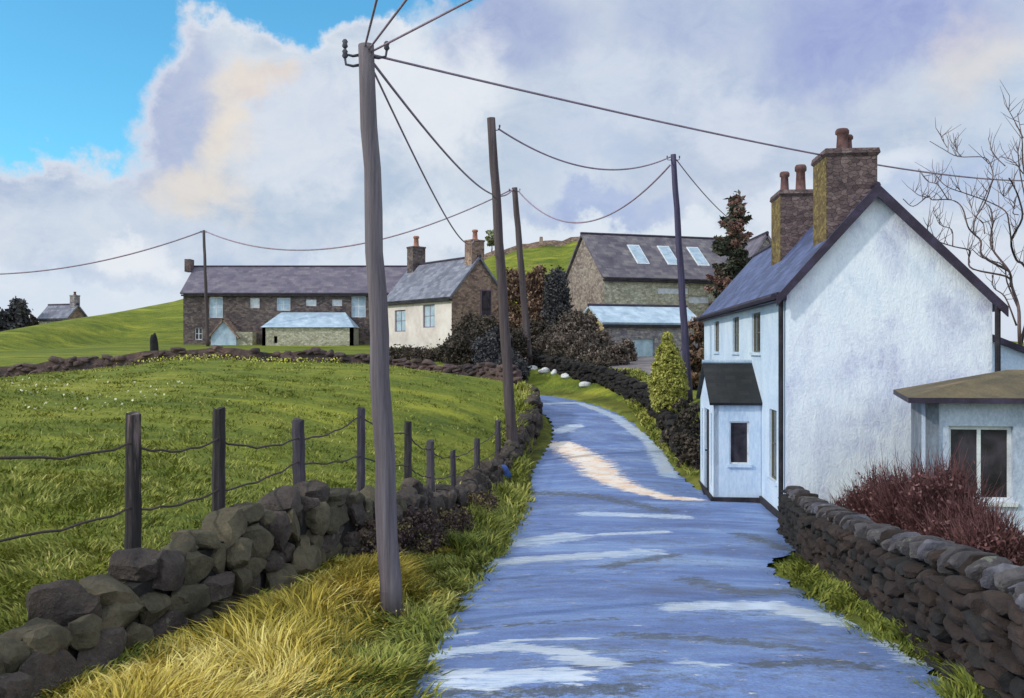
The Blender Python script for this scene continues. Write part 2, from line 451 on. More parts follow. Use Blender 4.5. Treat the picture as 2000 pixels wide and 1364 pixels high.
class MB:
    def __init__(s):
        s.v, s.f = [], []

    def add(s, V, F):
        b = len(s.v)
        s.v += [tuple(p) for p in V]
        s.f += [tuple(i + b for i in f) for f in F]
        return s

    def quad(s, a, b, c, d):
        return s.add([a, b, c, d], [(0, 1, 2, 3)])

    def hexa(s, bot, top):
        """closed solid from a bottom loop and a top loop of points"""
        n = len(bot)
        F = [tuple(range(n - 1, -1, -1)), tuple(range(n, 2 * n))]
        F += [(i, (i + 1) % n, n + (i + 1) % n, n + i) for i in range(n)]
        return s.add(list(bot) + list(top), F)

    def box(s, o, r, n, a0, a1, d0, d1, z0, z1):
        """box on a wall frame: o origin, r along, n outward"""
        P = lambda a, d, z: (o[0] + r[0] * a + n[0] * d, o[1] + r[1] * a + n[1] * d, z)
        return s.hexa([P(a0, d0, z0), P(a1, d0, z0), P(a1, d1, z0), P(a0, d1, z0)],
                      [P(a0, d0, z1), P(a1, d0, z1), P(a1, d1, z1), P(a0, d1, z1)])

    def slab(s, quad, th):
        """a quad thickened along its normal (downwards)"""
        q = [Vector(p) for p in quad]
        n = (q[1] - q[0]).cross(q[2] - q[0]).normalized()
        if n.z < 0:
            q.reverse()
            n = -n
        return s.hexa([p - n * th for p in q], q)

    def tube(s, pts, rad, n=8, cap=True):
        pts = [Vector(p) for p in pts]
        if not isinstance(rad, (list, tuple)):
            rad = [rad] * len(pts)
        V, F = [], []
        ref = None
        for i, p in enumerate(pts):
            d = (pts[min(i + 1, len(pts) - 1)] - pts[max(i - 1, 0)]).normalized()
            if ref is None:
                ref = Vector((1, 0, 0)) if abs(d.x) < .9 else Vector((0, 1, 0))
            a = d.cross(ref).normalized()
            b = d.cross(a).normalized()
            ref = b.cross(d) * -1 if False else ref
            for k in range(n):
                t = 2 * math.pi * k / n
                V.append(p + (a * math.cos(t) + b * math.sin(t)) * rad[i])
        for i in range(len(pts) - 1):
            for k in range(n):
                F.append((i * n + k, i * n + (k + 1) % n, (i + 1) * n + (k + 1) % n, (i + 1) * n + k))
        if cap:
            F.append(tuple(range(n - 1, -1, -1)))
            F.append(tuple((len(pts) - 1) * n + k for k in range(n)))
        return s.add(V, F)

    def wall(s, o, r, n, L, z0, z1, th, holes=()):
        """a wall with real openings; holes = (a0, a1, z0, z1)"""
        xs = sorted({0, L} | {h[0] for h in holes} | {h[1] for h in holes})
        zs = sorted({z0, z1} | {h[2] for h in holes} | {h[3] for h in holes})
        P = lambda a, d, z: (o[0] + r[0] * a + n[0] * d, o[1] + r[1] * a + n[1] * d, z)
        for i in range(len(xs) - 1):
            for j in range(len(zs) - 1):
                ca, cz = (xs[i] + xs[i + 1]) / 2, (zs[j] + zs[j + 1]) / 2
                if any(h[0] < ca < h[1] and h[2] < cz < h[3] for h in holes):
                    continue
                a, b, c, d = xs[i], xs[i + 1], zs[j], zs[j + 1]
                s.quad(P(a, 0, c), P(b, 0, c), P(b, 0, d), P(a, 0, d))
                s.quad(P(b, -th, c), P(a, -th, c), P(a, -th, d), P(b, -th, d))
        for h in holes:
            a, b, c, d = h
            s.quad(P(a, 0, c), P(a, 0, d), P(a, -th, d), P(a, -th, c))
            s.quad(P(b, 0, d), P(b, 0, c), P(b, -th, c), P(b, -th, d))
            s.quad(P(a, 0, d), P(b, 0, d), P(b, -th, d), P(a, -th, d))
            s.quad(P(b, 0, c), P(a, 0, c), P(a, -th, c), P(b, -th, c))
        s.quad(P(0, 0, z1), P(L, 0, z1), P(L, -th, z1), P(0, -th, z1))
        s.quad(P(0, -th, z0), P(0, 0, z0), P(0, 0, z1), P(0, -th, z1))
        s.quad(P(L, 0, z0), P(L, -th, z0), P(L, -th, z1), P(L, 0, z1))
        return s

    def build(s, name, mat, parent=None, loc=None, smooth=False):
        return link_mesh(name, s.v, s.f, mat, parent, loc, smooth)


def window(root, o, r, n, hole, fmat, gmat, bars=(1, 0), depth=.1, fw=.05, name='window', sill=None, label=None):
    """frame set in the opening, its panes and its sill as sub-parts"""
    a0, a1, z0, z1 = hole
    m = MB()
    m.box(o, r, n, a0, a0 + fw, -depth - .04, -depth, z0, z1)
    m.box(o, r, n, a1 - fw, a1, -depth - .04, -depth, z0, z1)
    m.box(o, r, n, a0 + fw, a1 - fw, -depth - .04, -depth, z0, z0 + fw)
    m.box(o, r, n, a0 + fw, a1 - fw, -depth - .04, -depth, z1 - fw, z1)
    for i in range(bars[0]):
        c = a0 + (a1 - a0) * (i + 1) / (bars[0] + 1)
        m.box(o, r, n, c - fw * .5, c + fw * .5, -depth - .035, -depth - .005, z0 + fw, z1 - fw)
    for i in range(bars[1]):
        c = z0 + (z1 - z0) * (i + 1) / (bars[1] + 1)
        m.box(o, r, n, a0 + fw, a1 - fw, -depth - .03, -depth - .008, c - fw * .35, c + fw * .35)
    w = m.build(name, fmat, root)
    if label:
        w['label'] = label
    g = MB()
    g.box(o, r, n, a0 + fw * .5, a1 - fw * .5, -depth - .027, -depth - .018, z0 + fw * .5, z1 - fw * .5)
    g.build('pane', gmat, w)
    if sill:
        k = MB()
        k.box(o, r, n, a0 - .06, a1 + .06, -depth - .02, .05, z0 - .07, z0 - .002)
        k.build('sill', sill, w)
    return w


# ------------------------------------------------------------------ the lie of the land
def smooth_table(pts, win=1.6):
    xs = np.arange(-30, 700, .25)
    ys = np.interp(xs, [p[0] for p in pts], [p[1] for p in pts])
    k = int(win / .25)
    ker = np.hanning(2 * k + 3)
    ker /= ker.sum()
    pad = np.pad(ys, (k + 1, k + 1), mode='edge')
    ys = np.convolve(pad, ker, 'valid')
    return lambda y: np.interp(y, xs, ys)


# road cross sections: left x,y  right x,y  height
ROAD = [(-.85, -25, 3.0, -25, .3), (-.85, -8, 3.05, -8, .12), (-.8, 3, 3.1, 3, .03), (-.78, 6.6, 3.23, 6.6, .0), (-.75, 7.7, 3.42, 7.7, -.1),
        (-.69, 9.9, 3.58, 9.9, -.35), (-.55, 12, 3.62, 12, -.55), (-.38, 13.8, 3.85, 13.8, -.7), (-.26, 14.8, 4.45, 14.8, -.78), (-.18, 15.8, 5.0, 15.8, -.85),
        (-.05, 17.0, 5.4, 17.0, -.92), (.08, 18.6, 5.6, 18.5, -.97), (.2, 20.0, 5.7, 20.0, -1.), (.28, 20.9, 5.75, 20.9, -1.), (.34, 21.7, 4.75, 21.7, -1.), (.57, 25.7, 4.6, 25.7, -.92), (1.0, 29, 4.85, 29, -.78),
        (1.42, 32.0, 4.8, 32.6, -.52), (1.4, 35.0, 4.35, 36.3, -.13), (.7, 37.6, 3.4, 40.0, .13), (-.8, 39.6, 1.7, 43.0, .32),
        (-3.4, 41.0, -1.6, 44.8, .45), (-8, 42.2, -7.4, 46.3, .6), (-16, 43.4, -16, 47.4, .8), (-30, 44.6, -30, 48.6, .7), (-60, 46, -60, 50, .4)]


def catmull(P, n):
    P = np.asarray(P, float)
    Q = np.vstack([2 * P[0] - P[1], P, 2 * P[-1] - P[-2]])
    out = []
    for i in range(1, len(Q) - 2):
        for t in np.linspace(0, 1, n, endpoint=False):
            a, b, c, d = Q[i - 1], Q[i], Q[i + 1], Q[i + 2]
            out.append(.5 * ((2 * b) + (-a + c) * t + (2 * a - 5 * b + 4 * c - d) * t * t + (-a + 3 * b - 3 * c + d) * t ** 3))
    out.append(P[-1])
    return np.array(out)


RS = catmull(ROAD, 10)
RC = np.column_stack([(RS[:, 0] + RS[:, 2]) / 2, (RS[:, 1] + RS[:, 3]) / 2])
RHW = np.hypot(RS[:, 0] - RS[:, 2], RS[:, 1] - RS[:, 3]) / 2
RZ = RS[:, 4]


def road_near(X, Y):
    """distance beyond the road's edge and the road's height there"""
    X, Y = np.asarray(X, float), np.asarray(Y, float)
    sh = X.shape
    x, y = X.ravel(), Y.ravel()
    if x.size <= 400:
        A, B = RC[:-1], RC[1:]
        D = B - A
        t = np.clip(((x[:, None] - A[:, 0]) * D[:, 0] + (y[:, None] - A[:, 1]) * D[:, 1]) / (D ** 2).sum(1), 0, 1)
        d = np.hypot(x[:, None] - A[:, 0] - t * D[:, 0], y[:, None] - A[:, 1] - t * D[:, 1]) - (RHW[:-1] * (1 - t) + RHW[1:] * t)
        k = d.argmin(1)
        q = np.arange(x.size)
        tt = t[q, k]
        return d[q, k].reshape(sh), (RZ[k] * (1 - tt) + RZ[k + 1] * tt).reshape(sh)
    best = np.full(x.shape, 1e9)
    z = np.zeros_like(x)
    for i in range(len(RC) - 1):
        ax, ay = RC[i]
        bx, by = RC[i + 1]
        dx, dy = bx - ax, by - ay
        t = np.clip(((x - ax) * dx + (y - ay) * dy) / (dx * dx + dy * dy), 0, 1)
        d = np.hypot(x - ax - t * dx, y - ay - t * dy) - (RHW[i] * (1 - t) + RHW[i + 1] * t)
        k = d < best
        best = np.where(k, d, best)
        z = np.where(k, RZ[i] * (1 - t) + RZ[i + 1] * t, z)
    return best.reshape(sh), z.reshape(sh)


# left boundary wall line, its top, its foot
WALL = [(-30, -4.3), (0, -4.0), (5, -3.72), (6.1, -3.5), (7.9, -3.2), (9.3, -2.86), (10.9, -2.46), (12.2, -2.02), (14.7, -1.62), (18.3, -1.12),
        (21.5, -.76), (25, -.32), (28, .1), (32, .62), (34.5, .8), (36.2, .7), (38, 0.0), (39.6, -1.6), (40.6, -4), (41, -6)]
wall_x = smooth_table(WALL, .8)
wall_top = smooth_table([(-30, .45), (5, .44), (6, .46), (7, .54), (7.9, .66), (9.1, .72), (10.8, .8), (12.2, .5), (14.7, .12), (18, -.26), (21.5, -.46),
                         (25, -.5), (28, -.22), (32, .4), (36, 1.05), (38, 1.2), (42, 1.3)], .8)
plateau = smooth_table([(-30, .6), (5, .55), (10, 1.0), (20, 1.35), (30, 1.75), (38, 2.12), (60, 2.2)], 2)
back = smooth_table([(-30, .1), (7, .1), (10, -.2), (14, -.5), (18, -.85), (24, -.95), (28, -.1), (32, .35), (36, .75), (42, 1.1), (48, 1.5),
                     (58, 2.0), (68, 2.35), (82, 2.9), (95, 3.3), (140, 4), (300, -8), (700, -30)], 2)


def sst(v, a, b):
    t = np.clip((v - a) / (b - a), 0, 1)
    return t * t * (3 - 2 * t)


def height(X, Y):
    X, Y = np.asarray(X, float), np.asarray(Y, float)
    d, zr = road_near(X, Y)
    xw = wall_x(Y)
    wt = wall_top(Y)
    dl = xw - X
    # the field on the left
    F = plateau(Y) - 1.0 * sst(-X, 12, 24) * sst(Y, 8, 40) - 1.2 * sst(-X, 24, 60)
    t = 1 - np.exp(-np.maximum(dl, 0) / 4.5)
    field = (wt - .12) * (1 - t) + F * t + .05 * np.sin(X * .9 + Y * .35) * t
    # verge between road and wall
    foot = np.maximum(wt - .8, zr + .08)
    foot = np.where(Y > 30, np.maximum(wt - 1.0, zr + .1), foot)
    den = np.maximum(d + np.maximum(-dl, 0), .3)
    s = np.clip(d / den, 0, 1)
    verge = zr + .03 + (foot - zr) * s * s * (3 - 2 * s)
    left = np.where(dl > 0, field, verge)
    right = back(Y) + 0 * X
    right = np.where(Y < 60, zr + .06 + (right - zr) * sst(d, .2, 2.6), right)
    xc = np.interp(Y, RC[:60, 1] if False else np.array([r for r in RC[:, 1]])[np.argsort(RC[:, 1])], RC[np.argsort(RC[:, 1]), 0])
    # hills behind
    ridge = np.interp(X, [-140, -75, -61, -55, -49, -39, -30, -15, -9, -5, -2.4, 3, 8.5, 15, 30, 45, 60, 100],
                      [0, 0.6, 2.1, 4.0, 5.8, 8.9, 10.2, 11.2, 12.0, 12.8, 14.0, 15.0, 15.8, 16.0, 14, 6, 1, 0])
    ridge = ridge + .12 * np.sin(X * .8) + .1 * np.sin(X * 1.9)
    ts = 62 + 23 * sst(X, -46, -38)
    q = np.clip((Y - ts) / (112 - ts), 0, 1)
    q = .45 * q + .55 * q * q * (3 - 2 * q)
    low = back(np.minimum(Y, 84)) - 2.0 * sst(-X, 30, 70) * sst(Y, 50, 70)
    far = low + (ridge - low) * q
    far = np.where(Y > 112, far - (ridge + 6) * sst(Y, 116, 260), far)
    leftside = (X < RC[np.clip(np.searchsorted(RC[:120, 1], Y), 0, len(RC) - 1), 0])
    nearY = 41.2
    z = np.where((X < xw) & (Y < nearY), left, np.where((d > 0) & (X < 1.2) & (Y < 36) & (X < np.interp(Y, RS[:130, 1], RS[:130, 0] + .05)), left, right))
    # beyond the field's far wall
    bz = zr + .04 + (far - zr) * sst(d, .2, 3.0)
    bz = np.where(Y > 60, far, bz)
    z = np.where((Y >= nearY) & (X < 2), bz, z)
    z = np.where(Y >= 58, far, z)
    z = np.where(d <= 0.02, zr - .06, z)
    return z


def h1(x, y):
    return float(height(np.array([x]), np.array([y]))[0])


def ground_at(px, py, y0=20.0):
    y = y0
    while y < 60 and at(px, py, y).z > h1(at(px, py, y).x, y):
        y += .25
    return at(px, py, y)

gx = np.unique(np.concatenate([np.arange(-7, 8.01, .2), np.arange(-24, -7, .6), np.arange(8, 24, .6), np.arange(-80, -24, 2.), np.arange(24, 80, 2.),
                               np.linspace(-500, -80, 16), np.linspace(80, 500, 16)]).round(3))
gy = np.unique(np.concatenate([np.arange(2, 47, .22), np.arange(47, 70, .7), np.arange(70, 150, 1.6), np.linspace(150, 640, 24), np.linspace(-25, 2, 14)]).round(3))
GX, GY = np.meshgrid(gx, gy)
GZ = height(GX, GY)
nx, ny = len(gx), len(gy)
idx = np.arange(nx * ny).reshape(ny, nx)
F = np.stack([idx[:-1, :-1], idx[:-1, 1:], idx[1:, 1:], idx[1:, :-1]], -1).reshape(-1, 4)
DG, _z = road_near(GX, GY)
EARTH_SHADE = sst(wall_x(GY) + .1 - GX, .1, -.1) * (GX < np.interp(GY, RS[:140, 1], RS[:140, 0]) + .3) * (GY < 36)
EARTH_SHADE = np.maximum(EARTH_SHADE, (DG > 0) * (DG < .8) * (GX > 0) * (GY < 46) * .7)
g = link_mesh('ground', np.stack([GX, GY, GZ], -1), F, M['ground'], smooth=True, uv=False)
a_ = g.data.attributes.new('earth_shade', 'FLOAT', 'POINT')
a_.data.foreach_set('value', EARTH_SHADE.ravel().astype(np.float32))
tag(g, kind='structure')

# the road
RF = catmull(ROAD, 60)
RF = RF[(RF[:, 1] > -12)]
keep = [0]
for i in range(1, len(RF)):
    st = .1 if 3 < RF[i, 1] < 45 and RF[i, 0] > -12 else 1.0
    if np.hypot(*(RF[i, :2] - RF[keep[-1], :2])) + np.hypot(*(RF[i, 2:4] - RF[keep[-1], 2:4])) > 2 * st:
        keep.append(i)
RF = RF[keep]
K = 44
T_ = np.linspace(0, 1, K)
jl = .05 * np.sin(np.arange(len(RF)) * .9) + .03 * np.sin(np.arange(len(RF)) * 2.3)
lx = RF[:, 0] + jl
rx_ = RF[:, 2] + np.roll(jl, 7)
RX = lx[:, None] + (rx_ - lx)[:, None] * T_
RY = RF[:, 1][:, None] + (RF[:, 3] - RF[:, 1])[:, None] * T_
RZZ = RF[:, 4][:, None] + .05 * (1 - (2 * T_ - 1) ** 2) - .01
RV = np.stack([RX, RY, RZZ], -1).reshape(-1, 3)
ii = np.arange(len(RF) * K).reshape(len(RF), K)
rf = np.stack([ii[:-1, :-1], ii[:-1, 1:], ii[1:, 1:], ii[1:, :-1]], -1).reshape(-1, 4)
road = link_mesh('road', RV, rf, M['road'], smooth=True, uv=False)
tag(road, kind='structure')


def road_z(x, y):
    d, z = road_near(np.array([x]), np.array([y]))
    return float(z[0]) + .02


def road_at(px, py):
    """where the line of sight through a photo pixel meets the road"""
    y = 5.0
    while y < 60:
        p = at(px, py, y)
        if p.z <= road_z(p.x, p.y):
            return (p.x, p.y)
        y += .05
    return (p.x, p.y)


def stroke(P, r):
    """1 along a line of ground points fading to 0 at radius r (m)"""
    P = np.array(P)
    best = np.full(len(RV), 1e9)
    r = np.asarray(r, float) * np.ones(len(P))
    for i in range(len(P) - 1):
        d = P[i + 1] - P[i]
        t = np.clip(((RV[:, 0] - P[i, 0]) * d[0] + (RV[:, 1] - P[i, 1]) * d[1]) / (d @ d), 0, 1)
        q = np.hypot(RV[:, 0] - P[i, 0] - t * d[0], RV[:, 1] - P[i, 1] - t * d[1]) / (r[i] * (1 - t) + r[i + 1] * t)
        best = np.minimum(best, q)
    return np.clip(1.5 - best, 0, 1.2) / 1.2


glare = stroke([road_at(*p) for p in ((1095, 868), (1130, 888), (1160, 908), (1180, 932), (1215, 950), (1265, 966), (1310, 974), (1352, 975))],
              [.5, .62, .62, .52, .42, .34, .3, .28])  # course of the light streak painted on the lane
pud = np.zeros(len(RV))  # wet patches that carry the painted sky glints
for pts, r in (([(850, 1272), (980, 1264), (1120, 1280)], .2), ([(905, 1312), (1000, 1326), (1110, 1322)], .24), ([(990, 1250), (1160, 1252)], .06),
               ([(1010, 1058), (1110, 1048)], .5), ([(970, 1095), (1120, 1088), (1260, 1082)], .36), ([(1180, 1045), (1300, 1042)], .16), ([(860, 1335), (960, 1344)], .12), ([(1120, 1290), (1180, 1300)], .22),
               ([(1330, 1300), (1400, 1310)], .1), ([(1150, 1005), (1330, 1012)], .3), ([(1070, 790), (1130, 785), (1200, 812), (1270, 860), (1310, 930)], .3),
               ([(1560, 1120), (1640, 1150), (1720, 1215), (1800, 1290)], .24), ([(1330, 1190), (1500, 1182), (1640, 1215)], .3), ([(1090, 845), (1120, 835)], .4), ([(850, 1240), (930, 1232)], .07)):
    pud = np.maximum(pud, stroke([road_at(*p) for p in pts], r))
grt = np.zeros(len(RV))
for pts, r in (([(1350, 1135), (1450, 1160), (1580, 1150)], .3), ([(1220, 1245), (1400, 1255), (1570, 1270)], .2), ([(1130, 1305), (1280, 1296)], .13),
               ([(1640, 1165), (1720, 1215), (1800, 1275)], .22), ([(1450, 1046), (1500, 1062), (1530, 1078)], .28), ([(800, 1350), (1000, 1356), (1240, 1352)], .16),
               ([(1040, 962), (1160, 970), (1300, 1000)], .35), ([(870, 1225), (960, 1222), (1200, 1212)], .1), ([(1480, 1310), (1600, 1300), (1700, 1310)], .2),
               ([(1180, 1110), (1320, 1090)], .2)):
    grt = np.maximum(grt, stroke([road_at(*p) for p in pts], r))
for nm, v in (('glare', glare), ('puddle_glint', pud), ('grit', grt)):
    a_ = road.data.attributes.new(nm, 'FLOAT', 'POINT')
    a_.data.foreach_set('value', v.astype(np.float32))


# ------------------------------------------------------------------ foliage
def leaf_quads(C, size, rs, tint, flat=0.0, asp=1.6):
    n = len(C)
    a = rs.normal(size=(n, 3))
    if flat:
        a[:, 2] *= (1 - flat)
    a /= np.linalg.norm(a, axis=1)[:, None]
    b = rs.normal(size=(n, 3))
    b -= (a * b).sum(1)[:, None] * a
    b /= np.linalg.norm(b, axis=1)[:, None]
    s = size * rs.uniform(.6, 1.4, n)[:, None]
    p0 = C - a * s * asp * .5
    p1 = C + b * s * .5
    p2 = C + a * s * asp * .5
    p3 = C - b * s * .5
    V = np.stack([p0, p1, p2, p3], 1).reshape(-1, 3)
    F = np.arange(4 * n).reshape(n, 4)
    return V, F, np.repeat(tint, 4)


def blob_points(blobs, n, rs, clump=.22, nclump=None, shell=.55):
    """leaf positions gathered in clumps through a set of ellipsoids (cx,cy,cz,rx,ry,rz)"""
    B = np.array(blobs, float)
    w = (B[:, 3] * B[:, 4] * B[:, 5]) ** (2 / 3)
    w /= w.sum()
    nclump = nclump or max(20, n // 60)
    k = rs.choice(len(B), nclump, p=w)
    d = rs.normal(size=(nclump, 3))
    d /= np.linalg.norm(d, axis=1)[:, None]
    r = rs.uniform(shell, 1.0, nclump)[:, None] ** .7
    cc = B[k, :3] + d * r * B[k, 3:]
    ct = rs.uniform(0.05, .95, nclump)
    q = rs.integers(0, nclump, n)
    rad = (B[k, 3:].mean(1) * clump)[q][:, None]
    C = cc[q] + rs.normal(size=(n, 3)) * rad * np.array([.6, .6, .5])
    tint = np.clip(ct[q] + rs.normal(size=n) * .13, 0, 1)
    return C, tint


def bush(name, blobs, n, size, mat, label, cat='bush', group=None, seed=1, stem=None, clump=.22, shell=.5, flat=0, nclump=None):
    rs = np.random.default_rng(seed)
    base = Vector((blobs[0][0], blobs[0][1], h1(blobs[0][0], blobs[0][1])))
    C, tint = blob_points(blobs, n, rs, clump, nclump, shell)
    zmin = height(C[:, 0], C[:, 1])
    keep = C[:, 2] > zmin
    C, tint = C[keep], tint[keep]
    V, F, tt = leaf_quads(C, size, rs, tint, flat)
    root = thing(name, base, label, cat, group)
    link_mesh('foliage', V, F, mat, root, tint=tt)
    m = MB()
    for b in blobs:
        for k in range(3):
            j = Vector((rs.normal() * b[3] * .3, rs.normal() * b[4] * .3, 0))
            top = Vector((b[0], b[1], b[2] + b[5] * .4)) + j
            bot = Vector((b[0], b[1], h1(b[0], b[1]) - .05))
            r0 = max(.015, min(.12, b[3] * .06))
            m.tube([bot, bot.lerp(top, .5) + j * .2, top], [r0, r0 * .7, r0 * .3], 6)
    m.build('stem' if cat == 'bush' else 'trunk', stem or M['barkdark'], root)
    return root


# ------------------------------------------------------------------ grass
def blades(P, hgt, wid, lean, rs, tint):
    """three-segment grass blades: P roots (n,3)"""
    n = len(P)
    ang = rs.uniform(0, 2 * np.pi, n)
    fx, fy = np.cos(ang), np.sin(ang)
    la = 2.2 * np.pi * patch_noise(P[:, 0], P[:, 1], 2.6, 77) + rs.normal(size=n) * .8
    lx, ly = np.cos(la), np.sin(la)
    out = []
    for t, wk in ((0, 1.0), (.45, .8), (.8, .45)):
        off = lean * hgt * t * t
        c = P + np.stack([lx * off, ly * off, hgt * t * (1 - .25 * t * np.clip(lean, 0, 1))], 1)
        w = (wid * wk)[:, None] * np.stack([fx, fy, np.zeros(n)], 1)
        out += [c - w, c + w]
    off = lean * hgt
    tip = P + np.stack([lx * off, ly * off, hgt * (1 - .3 * np.clip(lean, 0, 1))], 1)
    out.append(tip)
    V = np.stack(out, 1).reshape(-1, 3)
    base = np.arange(n)[:, None] * 7
    Q = np.concatenate([base + np.array([0, 1, 3, 2]), base + np.array([2, 3, 5, 4]), base + np.array([4, 5, 6, 6])], 0)
    # keep the tip as a triangle: build as lists of tris instead
    T = np.concatenate([base + np.array([0, 1, 3]), base + np.array([0, 3, 2]), base + np.array([2, 3, 5]), base + np.array([2, 5, 4]), base + np.array([4, 5, 6])], 0)
    return V, T, np.repeat(tint, 7)


def patch_noise(x, y, s, seed):
    r = np.random.default_rng(seed)
    v = 0
    for k in range(5):
        a, b, c = r.uniform(-1, 1, 3)
        v = v + np.sin((x * a + y * b) * s * (1 + .7 * k) + c * 6) / (1 + .5 * k)
    return v / 3.0


def grass(name, n, xr, yr, keepf, hf, mat, lean=(.2, .9), wid=.006, seed=3, clump=None, tintf=None):
    rs = np.random.default_rng(seed)
    # denser close to the camera
    u = rs.uniform(0, 1, n)
    y = yr[0] * (yr[1] / yr[0]) ** u
    x = rs.uniform(0, 1, n)
    lo, hi = xr(y)
    x = lo + (hi - lo) * x
    if clump:
        nc = n // clump[0]
        k = rs.integers(0, n, nc)
        q = rs.integers(0, nc, n)
        x = x[k][q] + rs.normal(size=n) * clump[1]
        y = y[k][q] + rs.normal(size=n) * clump[1]
    k = keepf(x, y, rs)
    x, y = x[k], y[k]
    z = height(x, y) - .02
    P = np.stack([x, y, z], 1)
    hg = hf(x, y, rs)
    t = np.clip(rs.normal(.45, .2, len(x)) + .25 * patch_noise(x, y, 1.3, seed + 5), 0, 1) if tintf is None else tintf(x, y, rs)
    V, T, tt = blades(P, hg, wid * rs.uniform(.6, 1.4, len(x)) * (1 + y / 14), rs.uniform(lean[0], lean[1], len(x)), rs, t)
    o = link_mesh(name, V, T, mat, uv=False, tint=tt)
    return tag(o, kind='stuff')


def road_left(y):
    return np.interp(y, RS[:140, 1], RS[:140, 0])


def road_right(y):
    return np.interp(y, RS[:140, 3], RS[:140, 2])


# long ochre grass between the wall and the lane
def bare(x, y, seed, s=1.9, lo=-.35, hi=.1):
    return sst(patch_noise(x, y, s, seed), lo, hi)


def tussock_h(x, y, rs):
    e = road_left(y) - x
    w_ = x - wall_x(y)
    return rs.uniform(.1, .42, len(x)) * (.45 + .65 * sst(e, .2, 1.2)) * (.25 + .75 * sst(w_, .2, 1.1 + .5 * sst(-y, -10, -7))) * (1 + .55 * patch_noise(x, y, 2.4, 9))


def verge_tint(x, y, rs):
    e = road_left(y) - x
    return np.clip(rs.normal(.5, .16, len(x)) + .42 * patch_noise(x, y, 1.5, 8) - .35 * (1 - sst(e, .15, 1.0)) - .2 * sst(y, 10, 15), 0, 1)


grass('long_verge_grass', 52000, lambda y: (wall_x(y) + .15, road_left(y) - .1), (5.2, 15),
      lambda x, y, rs: rs.uniform(0, 1, len(x)) < (.25 + .85 * bare(x, y, 31)) * (.45 + .6 * sst((road_left(y) - x), .2, 1.1)),
      tussock_h, M['ochregrass'], (.3, 1.25), .006, 3, (26, .075), verge_tint)
grass('green_verge_grass', 26000, lambda y: (wall_x(y) + .1, road_left(y) - .05), (5.2, 15),
      lambda x, y, rs: np.ones(len(x), bool), lambda x, y, rs: rs.uniform(.05, .16, len(x)), M['vergegrass'], (.4, 1.4), .009, 14, (18, .06),
      lambda x, y, rs: np.clip(rs.normal(.34, .2, len(x)) + .4 * patch_noise(x, y, 2.2, 18), 0, 1))
grass('long_verge_grass', 17000, lambda y: (wall_x(y) + .1, road_left(y) - .05), (14, 36),
      lambda x, y, rs: rs.uniform(0, 1, len(x)) < .3 + .7 * bare(x, y, 33), lambda x, y, rs: rs.uniform(.12, .42, len(x)) * (1 + .4 * patch_noise(x, y, 2, 19)), M['vergegrass'], (.2, 1.1), .007, 4, (20, .1))
# short green tufts along the road's edge
grass('road_edge_grass', 22000, lambda y: (road_left(y) - .75, road_left(y) + .1), (5, 30),
      lambda x, y, rs: np.ones(len(x), bool), lambda x, y, rs: rs.uniform(.06, .22, len(x)), M['vergegrass'], (.4, 1.3), .008, 5, (30, .07))
# right verge
RWALL = smooth_table([(-30, 3.2), (3, 3.15), (6.6, 3.52), (7.2, 3.62), (10, 4.05), (14, 4.72), (17.6, 5.32), (20, 5.5)], .6)
grass('right_verge_grass', 17000, lambda y: (road_right(y) - .06, RWALL(y) - .15), (5, 15.4),
      lambda x, y, rs: x < RWALL(y) - .12, lambda x, y, rs: rs.uniform(.04, .18, len(x)) * (1 + .5 * patch_noise(x, y, 2.5, 61)), M['vergegrass'], (.4, 1.2), .007, 6, (22, .07),
      lambda x, y, rs: np.clip(rs.normal(.28, .15, len(x)) + .3 * patch_noise(x, y, 1.7, 62), 0, 1))
grass('bank_grass', 16000, lambda y: (road_right(y) - .05, road_right(y) + 1.5), (24.5, 46),
      lambda x, y, rs: (y > 26) | (x < 4.9), lambda x, y, rs: rs.uniform(.06, .25, len(x)), M['vergegrass'], (.4, 1.2), .008, 7)
# the field
grass('field_grass', 90000, lambda y: (-y * .6 - 1, wall_x(y) - .2), (5, 40),
      lambda x, y, rs: rs.uniform(0, 1, len(x)) < .85, lambda x, y, rs: rs.uniform(.03, .12, len(x)) * (1 + .3 * patch_noise(x, y, .8, 4)),
      M['fieldgrass'], (.3, 1.2), .006, 8, (25, .16))


def flowers(name, n, xr, yr, mat, seed, size=.035):
    rs = np.random.default_rng(seed)
    y = rs.uniform(yr[0], yr[1], n)
    x = xr[0] + (xr[1] - xr[0]) * rs.uniform(0, 1, n)
    k = patch_noise(x, y, .9, seed) > .05
    x, y = x[k], y[k]
    C = np.stack([x, y, height(x, y) + rs.uniform(.06, .22, len(x))], 1)
    V, F, tt = leaf_quads(C, size, rs, np.ones(len(x)), 0, 1.3)
    o = link_mesh(name, V, F, mat, uv=False)
    return tag(o, kind='stuff')


flowers('white_meadow_flowers', 240, (-16, -9), (20, 27), M['flower'], 21, .05)
flowers('pale_seed_heads', 260, (-2.2, -1.0), (6.8, 10), M['seed'], 26, .012)
flowers('yellow_meadow_flowers', 900, (-18, -7), (34, 39.8), M['yellowflower'], 22, .06)


# ------------------------------------------------------------------ stones and walls
ICO = None


def ico():
    global ICO
    if ICO is None:
        import bmesh
        bm = bmesh.new()
        bmesh.ops.create_icosphere(bm, subdivisions=3, radius=1)
        bm.verts.ensure_lookup_table()
        V = np.array([v.co[:] for v in bm.verts])
        Fc = np.array([[v.index for v in f.verts] for f in bm.faces])
        bm.free()
        ICO = (V, Fc)
    return ICO


